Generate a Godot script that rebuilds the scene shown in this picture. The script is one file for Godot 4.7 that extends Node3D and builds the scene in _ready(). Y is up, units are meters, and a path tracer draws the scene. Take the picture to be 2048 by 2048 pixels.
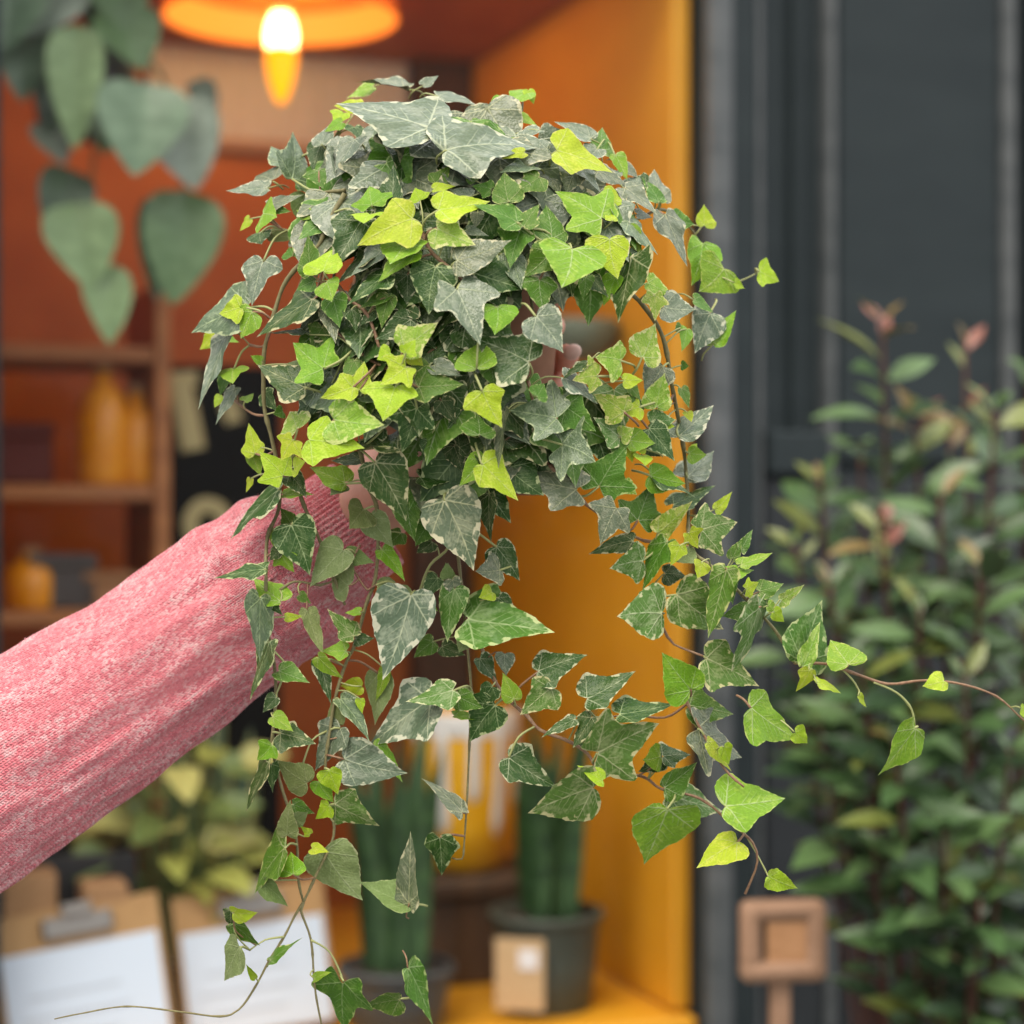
extends Node3D
# A hand in a pink knitted sleeve holds up a potted variegated ivy in front of a florist's window.
# Metres, y up. The ivy hangs round the origin at eye height, the shop front stands behind it, turned so that its left side is nearer.

const EYE := Vector3(0, 1.55, 1.2)
const PER_PIXEL := 0.00025635       # metres per photograph pixel at one metre
const YAW := 0.3613                 # the shop front's turn
const CORNER := Vector3(0.2473, 0, -1.4)   # where the window opening ends and the dark pilaster begins

var rng := RandomNumberGenerator.new()
var noise := FastNoiseLite.new()
var U := Vector3(cos(YAW), 0, -sin(YAW))
var V := Vector3(-sin(YAW), 0, -cos(YAW))
var used := {}
var mats := {}

# every leaf of the ivy: where its stalk joins it and where its tip is, its breadth, its kind (colour, outline) and how far it stands in front of its neighbours (mm)
const IVY := [
	[858,254,705,194,118,"S0",12], [892,299,1045,254,124,"S0",14], [810,177,717,156,28,"S0",-30], [846,170,874,150,19,"S1",-30], [877,192,964,205,28,"S0",-25], [746,173,697,189,25,"Y1",-20],
	[715,214,673,201,28,"L1",-10], [687,226,669,250,34,"L0",-8], [684,245,653,260,22,"M1",-12], [644,288,650,245,34,"S1",-10], [585,357,597,264,62,"S0",-6], [573,326,538,285,37,"S1",-10],
	[545,361,504,329,68,"S1",0], [535,375,461,385,28,"S3",4], [641,291,622,338,40,"D1",-20], [642,291,656,332,19,"M3",-22], [638,341,638,378,47,"G0",-10], [709,279,684,337,40,"S1",-5],
	[660,304,667,352,14,"S3",-8], [709,285,728,329,28,"D1",-20], [709,254,737,291,28,"D0",-25], [781,264,737,298,37,"S1",-15], [799,270,821,363,53,"D1",-12], [864,279,830,298,22,"G1",-15],
	[781,422,793,337,47,"D1",0], [871,366,899,335,37,"G0",-5], [743,410,734,363,71,"M2",4], [740,428,722,447,59,"L0",8], [824,437,725,470,87,"L0",12], [840,400,824,375,37,"L0",4],
	[868,378,905,369,17,"L1",4], [877,419,967,406,59,"L0",14], [874,456,939,493,62,"Y0",10], [809,487,793,534,68,"M1",6], [830,503,764,552,37,"M1",6], [722,441,683,526,78,"D0",0],
	[672,469,669,512,31,"D0",-8], [743,509,672,554,34,"D0",-4], [765,500,715,548,37,"S0",0], [647,543,653,486,61,"L1",14], [622,546,610,479,40,"G1",6], [653,565,672,600,43,"M1",10],
	[628,562,594,571,31,"G1",0], [666,596,681,646,43,"G1",4], [653,621,680,678,28,"S3",0], [526,521,503,596,68,"S0",0], [520,465,520,496,40,"D1",-10], [526,428,562,431,59,"M0",6],
	[500,437,481,459,16,"L3",2], [538,410,600,396,22,"S3",2], [535,416,576,428,22,"G3",-2], [622,431,591,419,22,"M1",-4], [613,391,638,481,56,"U1",-40], [541,469,591,481,22,"U3",-20],
	[585,512,579,487,31,"G1",-14], [498,614,383,638,81,"S1",0], [482,614,436,627,47,"L0",12], [504,624,476,664,47,"M1",4], [625,599,515,655,59,"D0",2], [641,611,597,661,34,"D0",-6],
	[436,664,399,689,28,"L1",0], [771,549,708,602,43,"D0",0], [778,587,726,614,25,"G1",-4], [778,593,757,646,34,"G1",0], [821,639,765,680,47,"D1",-4], [815,549,815,602,43,"D1",-4],
	[871,534,846,614,75,"D1",4], [914,577,955,669,102,"S2",10], [793,590,840,642,56,"D0",-12], [703,618,719,658,25,"D1",0], [753,618,725,649,25,"D1",-8], [920,618,908,658,34,"D0",-10],
	[908,618,864,670,37,"D0",-14], [644,655,622,695,40,"G0",-4], [616,667,541,661,12,"D3",-2], [939,642,908,705,47,"D1",-16], [877,673,920,714,47,"D0",-20], [914,521,1010,500,59,"S1",6],
	[948,546,1035,577,87,"D0",2], [1054,184,1004,214,34,"M0",-14], [1057,180,1069,205,19,"L1",-12], [1026,217,986,232,25,"G1",-18], [1004,198,982,211,19,"M1",-22], [1035,232,1066,254,19,"M3",-18],
	[1113,301,1214,318,78,"L0",12], [1049,304,1009,313,19,"L3",8], [1094,298,1029,288,34,"S1",-2], [1066,332,1010,344,28,"S1",0], [1079,354,1035,389,47,"G0",4], [1181,276,1124,237,31,"S1",-14],
	[1203,304,1203,250,37,"G1",-14], [1079,260,1026,279,19,"S3",-8], [1094,344,1116,385,34,"S1",-10], [1150,344,1128,385,43,"S1",-4], [1163,338,1194,378,28,"S0",-2], [1197,341,1250,363,31,"S1",-6],
	[1231,310,1253,354,25,"M3",-8], [1250,332,1278,347,22,"S1",-14], [1293,366,1259,360,34,"D0",-8], [1321,397,1309,333,40,"S1",-8], [1318,403,1299,357,28,"G3",-4], [1250,375,1310,419,43,"S0",0],
	[1203,437,1133,378,102,"M2",8], [1209,394,1246,406,37,"L1",2], [1104,478,1104,413,56,"G1",0], [1144,496,1146,585,102,"M1",16], [1219,478,1220,549,68,"L1",16], [1225,441,1219,416,19,"L3",12],
	[1237,416,1265,493,37,"G0",4], [1256,444,1310,498,34,"S0",4], [1253,459,1281,503,34,"M1",2], [1274,428,1302,428,19,"S1",-4], [1330,428,1368,517,53,"S0",6], [1346,441,1386,447,37,"G1",-4],
	[1408,451,1410,414,33,"L1",4], [1405,487,1396,565,56,"M1",6], [1448,537,1408,599,78,"M1",10], [1470,565,1489,571,16,"L1",12], [1520,543,1557,559,47,"L0",10], [1262,515,1237,638,62,"D1",10],
	[1309,590,1312,636,43,"Y2",12], [1296,565,1340,587,31,"Y1",2], [1327,614,1382,627,53,"S1",4], [1231,555,1209,604,31,"M1",4], [1259,506,1293,534,31,"V1",0], [1281,518,1287,565,28,"G1",-2],
	[1178,549,1212,590,28,"D1",0], [1172,555,1169,594,25,"G1",0], [1104,503,1063,554,53,"G1",4], [1079,559,1079,618,62,"G0",0], [1041,459,1014,529,59,"G0",2], [1054,456,1069,512,40,"V0",-4],
	[1026,512,1035,571,43,"S1",-4], [1035,444,964,406,47,"G0",6], [1048,453,1069,406,43,"G0",8], [1017,403,1001,346,50,"G1",2], [982,378,951,366,34,"G0",0], [951,360,927,338,25,"G1",-6],
	[942,391,902,382,22,"S1",2], [955,425,955,459,22,"S3",0], [933,459,970,472,16,"S3",0], [1389,599,1427,614,22,"G1",-4], [1420,627,1389,692,59,"V1",4], [1427,686,1464,627,28,"M1",8],
	[1364,655,1349,667,22,"G1",-6], [1374,658,1364,701,22,"M3",-2], [995,614,1004,669,59,"M1",8], [1073,633,1127,689,68,"S1",16], [982,580,1010,614,50,"D0",-8], [1010,239,986,260,37,"D1",-22],
	[973,316,942,347,43,"D0",-22], [998,329,967,304,37,"D1",-20], [1054,403,1073,441,43,"D0",-12], [1097,385,1073,410,37,"D1",-12], [1184,515,1194,546,31,"G1",0], [1231,354,1209,329,31,"S0",-14],
	[1262,378,1281,347,31,"S1",-14], [1194,298,1172,329,37,"S1",-10], [455,668,402,800,34,"S3",4], [647,737,583,693,90,"M2",10], [610,774,517,737,71,"D0",4], [604,737,554,724,28,"U1",-14],
	[809,696,868,653,62,"Y0",12], [812,706,827,681,31,"L0",18], [781,706,753,718,31,"L1",8], [812,734,771,769,65,"L2",16], [821,709,846,724,28,"L1",6], [719,780,731,730,47,"L0",8],
	[790,774,771,838,87,"L0",12], [709,721,687,761,28,"G1",0], [706,774,650,796,47,"L0",10], [666,839,754,858,75,"Y1",16], [619,880,715,886,78,"L0",22], [594,858,579,814,59,"Y1",10],
	[585,880,560,911,53,"L2",18], [566,824,548,830,22,"G1",0], [510,907,501,853,40,"L0",2], [504,907,517,948,28,"M1",0], [566,951,529,904,65,"L2",12], [588,935,611,929,31,"L1",12],
	[579,948,616,982,31,"D1",2], [566,990,624,988,16,"M3",8], [557,979,455,1049,47,"D0",6], [691,966,625,935,40,"M1",2], [684,970,669,991,31,"U1",0], [728,1019,697,1052,59,"U1",4],
	[750,926,815,1019,78,"D1",14], [796,898,700,880,40,"D0",2], [719,917,669,926,22,"D1",-2], [833,817,815,895,78,"D2",4], [858,880,861,923,34,"D1",-6], [837,774,913,771,59,"G0",4],
	[868,730,917,752,31,"S1",0], [827,730,868,746,28,"G1",2], [703,814,731,802,28,"G1",0], [728,793,759,805,19,"S1",0], [737,817,762,845,37,"D1",-6], [883,802,908,845,37,"D0",-6],
	[740,1035,781,1092,50,"U1",2], [812,991,815,1072,50,"G1",-4], [582,1050,628,1133,78,"D1",10], [687,1100,618,1161,62,"U1",10], [697,1171,644,1140,68,"U1",4], [694,1109,745,1119,34,"U1",2],
	[563,1109,579,1145,47,"M2",2], [557,1103,538,1119,22,"D1",2], [529,1137,428,1151,25,"D3",6], [548,1057,548,1097,25,"M1",-2], [582,1047,563,1016,31,"G1",0], [889,1001,958,1120,102,"V1",18],
	[793,1168,765,1199,56,"U1",0], [765,1100,815,1147,28,"M3",4], [896,1156,896,1128,25,"U1",4], [905,1159,914,1189,31,"V1",4], [470,777,433,838,22,"S3",0], [467,737,461,766,53,"M0",6],
	[451,746,442,786,25,"G1",0], [445,793,427,814,19,"L3",2], [433,671,399,693,28,"L1",0], [433,678,473,687,19,"M1",-2], [523,724,501,715,16,"M3",0], [489,802,509,786,19,"M3",-2],
	[644,662,625,696,47,"G0",-6], [501,957,495,982,12,"L3",2], [821,656,864,693,47,"D0",-14], [883,693,852,730,50,"D0",-18], [660,774,635,824,53,"D0",-8], [622,799,597,842,43,"D0",-8],
	[768,855,728,867,43,"D0",-6], [889,855,871,898,47,"D1",-14], [908,892,927,935,50,"D0",-14], [840,954,908,960,40,"D0",0], [821,817,858,799,34,"D0",-4], [529,786,554,814,34,"D0",-14],
	[802,1066,771,1097,34,"G0",-6], [858,1047,827,1084,40,"G1",-6], [864,1084,840,1109,34,"D1",-8], [953,737,950,675,65,"M1",8], [1058,724,964,670,102,"D0",10], [984,734,987,771,37,"G1",2],
	[965,783,993,848,68,"L0",14], [959,870,962,828,56,"G1",8], [965,929,1030,987,62,"L0",20], [968,920,922,963,40,"M1",10], [1015,935,1071,991,68,"D1",2], [1114,836,1032,819,99,"S2",12],
	[1130,814,1189,848,68,"G0",6], [1074,793,1093,768,34,"G1",12], [1124,889,1193,906,106,"S2",12], [1018,824,1068,886,53,"D0",-4], [1009,880,1061,886,28,"D1",-4], [1009,824,996,920,19,"S3",-2],
	[1152,979,1049,954,90,"S2",10], [1198,973,1235,898,102,"G2",4], [1232,1016,1198,1075,84,"S2",14], [1276,1041,1298,973,93,"G2",4], [1266,1081,1183,1094,34,"D3",4], [1301,951,1364,970,47,"M1",8],
	[1307,945,1384,982,34,"D0",0], [1375,954,1425,901,47,"S1",4], [1347,1010,1428,970,37,"D0",0], [1431,1019,1467,990,22,"L3",4], [1403,1060,1475,1035,93,"W2",8], [1316,1066,1383,1015,40,"Y3",6],
	[1378,1066,1397,1094,43,"L2",16], [1360,1091,1347,1130,37,"L0",14], [1403,1125,1400,1159,37,"L1",14], [1285,1122,1225,1125,71,"W0",6], [1332,1084,1282,1168,47,"G0",8], [1366,1103,1388,1131,40,"U1",0],
	[1329,1147,1375,1147,37,"D1",-4], [1242,721,1192,704,68,"Y0",6], [1285,715,1316,661,59,"Y1",8], [1195,752,1153,752,59,"Y2",8], [1248,761,1282,757,25,"L1",10], [1325,734,1294,786,53,"S1",0],
	[1130,755,1195,796,37,"V0",2], [1176,724,1127,755,16,"D3",0], [1313,814,1319,754,47,"Y1",8], [1248,824,1201,786,56,"Y0",6], [1279,814,1245,824,40,"L0",10], [1301,845,1350,836,37,"W1",2],
	[1298,858,1347,911,47,"D1",4], [1251,799,1280,802,25,"G1",2], [1260,774,1282,796,19,"G1",2], [1239,873,1192,842,53,"W0",4], [1242,873,1270,861,31,"Y1",6], [1235,876,1232,911,34,"G1",2],
	[1260,880,1304,892,37,"M1",6], [1291,898,1266,889,19,"L1",10], [1285,911,1294,934,31,"L1",10], [1257,889,1266,920,25,"L1",4], [1298,895,1316,914,25,"D1",2], [1357,873,1422,817,43,"V1",6],
	[1375,824,1384,845,16,"L3",4], [1363,777,1378,811,19,"G1",4], [1378,907,1412,911,28,"M1",2], [1384,904,1400,889,16,"L3",4], [1363,730,1377,730,16,"G1",0], [1248,970,1273,985,25,"Y1",8],
	[1335,855,1347,855,16,"L1",8], [993,1094,1043,1150,53,"D1",6], [999,1140,953,1151,59,"S0",8], [978,988,975,1075,31,"D3",4], [984,1184,962,1199,31,"L1",8], [919,895,956,880,43,"D0",-4],
	[925,817,903,855,43,"D0",-8], [822,1190,790,1348,106,"V1",14], [909,1178,884,1271,50,"W1",8], [936,1240,1096,1252,106,"W0",12], [928,1280,922,1305,28,"U1",8], [866,1283,825,1311,34,"G1",0],
	[884,1293,925,1314,31,"D1",0], [860,1398,737,1487,99,"V0",10], [906,1380,822,1407,50,"W0",16], [916,1392,959,1420,40,"G1",14], [909,1431,968,1439,12,"M3",10], [990,1411,934,1470,71,"D1",4],
	[984,1373,959,1407,37,"D1",4], [928,1389,934,1373,28,"U1",4], [689,1519,798,1558,81,"S1",10], [680,1457,634,1539,62,"S0",6], [748,1494,807,1552,28,"M3",2], [680,1398,746,1462,31,"S3",6],
	[673,1448,658,1404,31,"U1",0], [723,1373,680,1370,31,"L1",8], [692,1302,642,1302,34,"M0",10], [636,1314,676,1358,28,"M3",8], [636,1320,664,1398,28,"D3",2], [757,1348,757,1442,50,"U1",-4],
	[770,1339,757,1401,22,"M3",0], [720,1398,721,1425,17,"L3",8], [711,1277,746,1280,25,"D1",2], [707,1271,656,1224,37,"W0",8], [720,1224,692,1224,14,"M1",8], [614,1221,639,1303,28,"U3",4],
	[571,1234,602,1234,16,"L3",6], [521,1196,523,1310,40,"S1",8], [540,1283,498,1387,43,"D0",4], [534,1199,561,1229,22,"D1",0], [561,1202,498,1164,40,"M1",6], [558,1342,613,1361,34,"G1",4],
	[552,1395,527,1426,25,"D1",2], [546,1434,586,1457,28,"M1",6], [561,1466,630,1479,53,"D0",2], [543,1491,518,1525,43,"M0",8], [537,1525,484,1620,34,"D0",6], [543,1529,543,1584,25,"D0",2],
	[614,1566,552,1536,59,"U1",6], [658,1541,676,1586,43,"L1",14], [636,1563,658,1606,37,"M1",8], [670,1609,749,1653,71,"W0",6], [574,1671,577,1605,37,"U3",6], [658,1612,630,1640,34,"L0",6],
	[620,1668,602,1653,19,"L0",6], [586,1609,627,1622,31,"G1",-2], [589,1640,617,1625,28,"U1",-4], [925,1625,863,1552,25,"S3",2], [897,1156,897,1128,25,"U1",4], [841,1196,875,1218,25,"M1",4],
	[875,1156,844,1196,31,"D1",0], [599,1190,620,1206,19,"G1",0], [1323,1227,1234,1216,93,"W1",8], [1354,1190,1447,1268,87,"W1",6], [1453,1140,1419,1265,43,"G3",12], [1459,1143,1511,1136,22,"M1",10],
	[1459,1147,1472,1204,40,"G0",10], [1493,1178,1521,1167,37,"L2",16], [1518,1215,1487,1339,62,"W2",8], [1413,1317,1518,1361,87,"W0",6], [1382,1380,1323,1313,75,"M1",14], [1379,1411,1466,1429,71,"G0",-6],
	[1497,1221,1447,1230,34,"G1",0], [1174,1398,1267,1353,62,"D0",0], [1077,1342,1163,1302,62,"D0",0], [1102,1376,1043,1423,68,"W0",6], [1239,1429,1343,1414,40,"D0",-2], [1195,1507,1310,1445,134,"W2",10],
	[1183,1435,1149,1491,40,"D0",2], [1149,1439,1085,1463,19,"D3",2], [1320,1513,1285,1522,47,"M1",2], [1326,1513,1379,1507,43,"D0",-6], [1323,1516,1285,1547,37,"D1",-6], [1397,1457,1484,1529,93,"S2",0],
	[1416,1485,1464,1536,22,"L3",12], [1447,1494,1462,1529,28,"L1",10], [1329,1575,1394,1541,53,"G1",4], [1338,1591,1447,1628,62,"W1",-6], [1452,1612,1581,1611,90,"M0",8], [1335,1619,1295,1732,115,"M1",10],
	[1018,1516,1102,1578,68,"D0",2], [1186,1575,1070,1608,96,"W1",8], [1205,1560,1161,1533,25,"L1",12], [1028,1398,1012,1348,34,"M1",6], [959,1317,990,1364,31,"D1",0], [1009,1308,1006,1348,34,"S1",4],
	[997,1196,1028,1224,28,"D1",2], [1503,1416,1594,1494,83,"M0",6], [1590,1465,1619,1490,33,"L1",10], [1697,1329,1664,1279,70,"M1",6], [1888,1362,1844,1370,33,"L1",6], [1830,1457,1763,1540,66,"M1",6],
	[1718,1391,1734,1416,12,"L3",4], [1474,1685,1393,1712,46,"L1",6], [1538,1753,1596,1790,37,"L3",6], [1619,1341,1602,1383,37,"L0",6], [1635,1366,1689,1378,17,"L3",6], [1602,1320,1643,1209,95,"W1",-4],
	[1606,1333,1648,1250,37,"Y3",8], [2043,1416,2062,1436,17,"L1",6], [1482,1129,1546,1113,19,"M3",6], [1519,1183,1569,1171,33,"G1",2], [1561,1200,1610,1179,25,"Y3",6], [1465,1117,1482,1080,25,"G1",0],
	[1482,1100,1507,1059,21,"G3",-4], [1548,1225,1575,1241,25,"L1",8], [1536,1212,1558,1220,21,"Y1",4], [568,1696,491,1780,57,"G0",6], [586,1748,586,1706,49,"M1",12], [648,1704,703,1802,93,"U1",2],
	[624,1696,656,1696,18,"L1",8], [817,1807,824,1676,41,"S3",4], [879,1675,887,1753,60,"D0",0], [815,1807,723,1775,44,"U1",4], [467,1848,511,1892,36,"G1",0], [460,1820,462,1859,23,"D3",-2],
	[478,1895,439,1967,49,"U1",6], [467,1825,514,1828,31,"L1",8], [511,1955,491,1934,16,"L1",4], [628,1957,660,1939,13,"M3",6], [686,1964,669,2066,109,"G2",8], [799,1999,729,2011,47,"G1",6],
	[817,1936,863,2048,36,"G3",8], [540,1921,601,1868,13,"G3",4], [529,1768,576,1802,39,"U1",-8],
]

# ------------------------------------------------------------------ places
func at(px: float, py: float, z: float) -> Vector3:
	var d := EYE.z - z
	return Vector3((px - 1024.0) * PER_PIXEL * d, EYE.y - (py - 1024.0) * PER_PIXEL * d, z)

func shop(u: float, y: float, w: float) -> Vector3:
	return CORNER + U * u + V * w + Vector3(0, y, 0)

func shop_at(px: float, py: float, w: float) -> Vector3:
	var d := Vector3((px - 1024.0) * PER_PIXEL, -(py - 1024.0) * PER_PIXEL, -1.0)
	var t := (w - (EYE - CORNER).dot(V)) / d.dot(V)
	return EYE + d * t

func shop_u(px: float, w: float) -> float:
	return (shop_at(px, 1024, w) - CORNER).dot(U)

# ------------------------------------------------------------------ nodes
func numbered(called: String) -> String:
	var n: int = used.get(called, 0)
	used[called] = n + 1
	return called if n == 0 else "%s_%03d" % [called, n]

func thing(called: String, label: String, category: String, where := Vector3.ZERO, turn := 0.0, group := "") -> Node3D:
	var o := Node3D.new()
	o.name = numbered(called)
	o.position = where
	o.rotation.y = turn
	o.set_meta("label", label)
	o.set_meta("category", category)
	if group != "":
		o.set_meta("group", group)
	add_child(o)
	return o

func part(called: String, mesh: Mesh, m: Material, parent: Node3D, where := Vector3.ZERO, rot := Vector3.ZERO) -> MeshInstance3D:
	var o := MeshInstance3D.new()
	o.name = called
	o.mesh = mesh
	if m != null:
		o.material_override = m
	o.position = where
	o.rotation = rot
	parent.add_child(o, true)
	return o

func mat(key: String, srgb: Color, rough := 0.7, spec := 0.5) -> StandardMaterial3D:
	if not mats.has(key):
		var m := StandardMaterial3D.new()
		m.resource_name = key
		m.albedo_color = srgb
		m.roughness = rough
		m.metallic_specular = spec
		mats[key] = m
	return mats[key]

func lin(r: float, g: float, b: float) -> Color:
	return Color(r, g, b).linear_to_srgb()

func grain(key: String, a: Color, b: Color, freq: Vector2, size: float, rough := 0.7, relief := 0.0) -> StandardMaterial3D:
	# paint, wood or card: two tones mixed by stretched noise, laid on in world space
	if mats.has(key):
		return mats[key]
	var f := FastNoiseLite.new()
	f.seed = key.hash() % 1000
	f.frequency = 1.0
	f.fractal_octaves = 4
	var n := 128
	var im := Image.create(n, n, false, Image.FORMAT_RGB8)
	for y in n:
		for x in n:
			var k := 0.0
			for w in [[0, 0], [1, 0], [0, 1], [1, 1]]:    # wraps round at the edges
				var fx := float(x) / n
				var fy := float(y) / n
				var g: float = (fx if w[0] else 1.0 - fx) * (fy if w[1] else 1.0 - fy)
				k += g * f.get_noise_2d((fx - w[0]) * freq.x, (fy - w[1]) * freq.y)
			im.set_pixel(x, y, a.lerp(b, clampf(0.5 + k * 1.4, 0, 1)))
	var t := ImageTexture.create_from_image(im)
	var m := mat(key, Color.WHITE, rough)
	m.albedo_texture = t
	m.uv1_triplanar = true
	m.uv1_world_triplanar = true
	m.uv1_scale = Vector3.ONE / size
	if relief > 0.0:
		m.heightmap_enabled = true
		m.heightmap_texture = t
		m.heightmap_scale = relief
	return m

# ------------------------------------------------------------------ shapes
func face(st: SurfaceTool, a: Vector3, b: Vector3, c: Vector3, out: Vector3) -> void:
	if (b - a).cross(c - a).dot(out) > 0.0:    # front faces run clockwise
		var k := b
		b = c
		c = k
	st.add_vertex(a)
	st.add_vertex(b)
	st.add_vertex(c)

func block(sx: float, sy: float, sz: float, bevel := 0.003) -> ArrayMesh:
	# a box with chamfered edges, centred
	var st := SurfaceTool.new()
	st.begin(Mesh.PRIMITIVE_TRIANGLES)
	st.set_smooth_group(-1)
	var h := Vector3(sx, sy, sz) * 0.5
	var b := minf(bevel, minf(h.x, minf(h.y, h.z)) * 0.6)
	var corner := func(s: Vector3, axis: int) -> Vector3:
		var p := Vector3(s.x * (h.x - b), s.y * (h.y - b), s.z * (h.z - b))
		p[axis] = s[axis] * h[axis]
		return p
	for axis in 3:
		var i := (axis + 1) % 3
		var j := (axis + 2) % 3
		for s in [-1.0, 1.0]:
			var q := []
			for k in [[-1, -1], [1, -1], [1, 1], [-1, 1]]:
				var v := Vector3.ZERO
				v[axis] = s
				v[i] = k[0]
				v[j] = k[1]
				q.append(corner.call(v, axis))
			var out := Vector3.ZERO
			out[axis] = s
			face(st, q[0], q[1], q[2], out)
			face(st, q[0], q[2], q[3], out)
		for s in [-1.0, 1.0]:
			for t in [-1.0, 1.0]:
				var q := []
				for e in [-1.0, 1.0]:
					var v := Vector3.ZERO
					v[axis] = e
					v[i] = s
					v[j] = t
					q.append(corner.call(v, i))
					q.append(corner.call(v, j))
				var out := Vector3.ZERO
				out[i] = s
				out[j] = t
				face(st, q[0], q[1], q[2], out)
				face(st, q[1], q[3], q[2], out)
	for x in [-1.0, 1.0]:
		for y in [-1.0, 1.0]:
			for z in [-1.0, 1.0]:
				var s := Vector3(x, y, z)
				face(st, corner.call(s, 0), corner.call(s, 1), corner.call(s, 2), s)
	st.generate_normals()
	return st.commit()

func grid(rows: Array, uvs: Array, around: bool, st: SurfaceTool = null) -> SurfaceTool:
	# a sheet through rows of points; around closes each row into a ring
	if st == null:
		st = SurfaceTool.new()
		st.begin(Mesh.PRIMITIVE_TRIANGLES)
	var n: int = rows[0].size()
	var base := 0
	for r in rows.size():
		for c in n:
			st.set_uv(uvs[r][c] if uvs.size() else Vector2(float(c) / n, float(r) / rows.size()))
			st.add_vertex(rows[r][c])
	var last := n if around else n - 1
	for r in rows.size() - 1:
		for c in last:
			var a: int = base + r * n + c
			var b: int = base + r * n + (c + 1) % n
			for k in [a, b, a + n, b, b + n, a + n]:
				st.add_index(k)
	return st

func tube(points: PackedVector3Array, radii: PackedFloat32Array, sides := 6) -> ArrayMesh:
	var rows := []
	var n := points.size()
	var side := Vector3.ZERO
	for i in n:
		var t := (points[mini(i + 1, n - 1)] - points[maxi(i - 1, 0)]).normalized()
		if side == Vector3.ZERO:
			side = t.cross(Vector3(0.3, 0.2, 1.0)).normalized()
		side = (side - t * side.dot(t)).normalized()
		var up := t.cross(side)
		var row := PackedVector3Array()
		for k in sides:
			var a := TAU * k / sides
			row.append(points[i] + (side * cos(a) + up * sin(a)) * radii[i])
		rows.append(row)
	var cap0 := PackedVector3Array()
	var cap1 := PackedVector3Array()
	for k in sides:
		cap0.append(points[0])
		cap1.append(points[n - 1])
	rows.push_front(cap0)
	rows.append(cap1)
	var st := grid(rows, [], true)
	st.generate_normals()
	return st.commit()

func curve(points: Array, step: float) -> PackedVector3Array:
	# a smooth line through the points
	var c := Curve3D.new()
	c.bake_interval = step
	for i in points.size():
		var t: Vector3 = (points[mini(i + 1, points.size() - 1)] - points[maxi(i - 1, 0)]) / 6.0
		c.add_point(points[i], -t, t)
	return c.get_baked_points()

func lathe(profile: Array, sides := 40) -> ArrayMesh:
	var rows := []
	for p in profile:
		var row := PackedVector3Array()
		for k in sides:
			var a := -TAU * k / sides
			row.append(Vector3(p.x * cos(a), p.y, p.x * sin(a)))
		rows.append(row)
	var st := grid(rows, [], true)
	st.generate_normals()
	return st.commit()

func pot_profile(r0: float, r1: float, h: float, wall := 0.004, rim := 0.012) -> Array:
	return [Vector2(0, 0), Vector2(r0 - 0.004, 0), Vector2(r0, 0.004), Vector2(lerpf(r0, r1, 0.5), h * 0.5), Vector2(r1 - 0.003, h - rim - 0.002), Vector2(r1 - 0.002, h - rim), Vector2(r1 + wall * 0.6, h - rim + 0.001),
		Vector2(r1 + wall * 0.8, h - 0.003), Vector2(r1 + wall * 0.4, h), Vector2(r1 - wall, h), Vector2(r1 - wall * 1.3, h - 0.004), Vector2(lerpf(r0, r1, 0.5) - wall, h * 0.5), Vector2(r0 - wall, wall), Vector2(0, wall)]

func prism(profile: PackedVector2Array, y0: float, y1: float) -> ArrayMesh:
	# an upright moulding: its section (x across, y out of the wall) drawn from y0 to y1
	var st := SurfaceTool.new()
	st.begin(Mesh.PRIMITIVE_TRIANGLES)
	st.set_smooth_group(-1)
	var n := profile.size()
	var mid := Vector2.ZERO
	for p in profile:
		mid += p / n
	for i in n:
		var a := profile[i]
		var b := profile[(i + 1) % n]
		var e := (a + b) * 0.5 - mid
		var out := Vector3(b.y - a.y, 0, a.x - b.x)
		if out.dot(Vector3(e.x, 0, e.y)) < 0.0:
			out = -out
		face(st, Vector3(a.x, y0, a.y), Vector3(b.x, y0, b.y), Vector3(b.x, y1, b.y), out)
		face(st, Vector3(a.x, y0, a.y), Vector3(b.x, y1, b.y), Vector3(a.x, y1, a.y), out)
	for i in range(1, n - 1):
		face(st, Vector3(profile[0].x, y1, profile[0].y), Vector3(profile[i].x, y1, profile[i].y), Vector3(profile[i + 1].x, y1, profile[i + 1].y), Vector3.UP)
		face(st, Vector3(profile[0].x, y0, profile[0].y), Vector3(profile[i].x, y0, profile[i].y), Vector3(profile[i + 1].x, y0, profile[i + 1].y), Vector3.DOWN)
	st.generate_normals()
	return st.commit()

# ------------------------------------------------------------------ ivy leaves
# outlines of one half, the stalk at (0, 0) and the tip at (1, 0): three-lobed, heart, five-lobed, narrow
const HALVES := [
	[[0.01, 0.0], [-0.055, 0.06], [-0.105, 0.19], [-0.085, 0.34], [0.02, 0.46], [0.15, 0.555], [0.23, 0.55], [0.32, 0.43], [0.42, 0.33], [0.56, 0.265], [0.74, 0.16], [0.89, 0.06], [1.0, 0.0]],
	[[0.01, 0.0], [-0.055, 0.06], [-0.10, 0.19], [-0.075, 0.34], [0.04, 0.445], [0.19, 0.465], [0.36, 0.41], [0.54, 0.30], [0.72, 0.175], [0.88, 0.065], [1.0, 0.0]],
	[[0.02, 0.0], [-0.06, 0.07], [-0.17, 0.20], [-0.20, 0.31], [-0.10, 0.385], [0.03, 0.435], [0.14, 0.56], [0.29, 0.66], [0.36, 0.62], [0.38, 0.45], [0.43, 0.31], [0.58, 0.25], [0.76, 0.15], [0.9, 0.06], [1.0, 0.0]],
	[[0.01, 0.0], [-0.05, 0.05], [-0.085, 0.15], [-0.04, 0.25], [0.08, 0.30], [0.26, 0.285], [0.48, 0.22], [0.70, 0.13], [0.88, 0.045], [1.0, 0.0]]]
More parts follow.
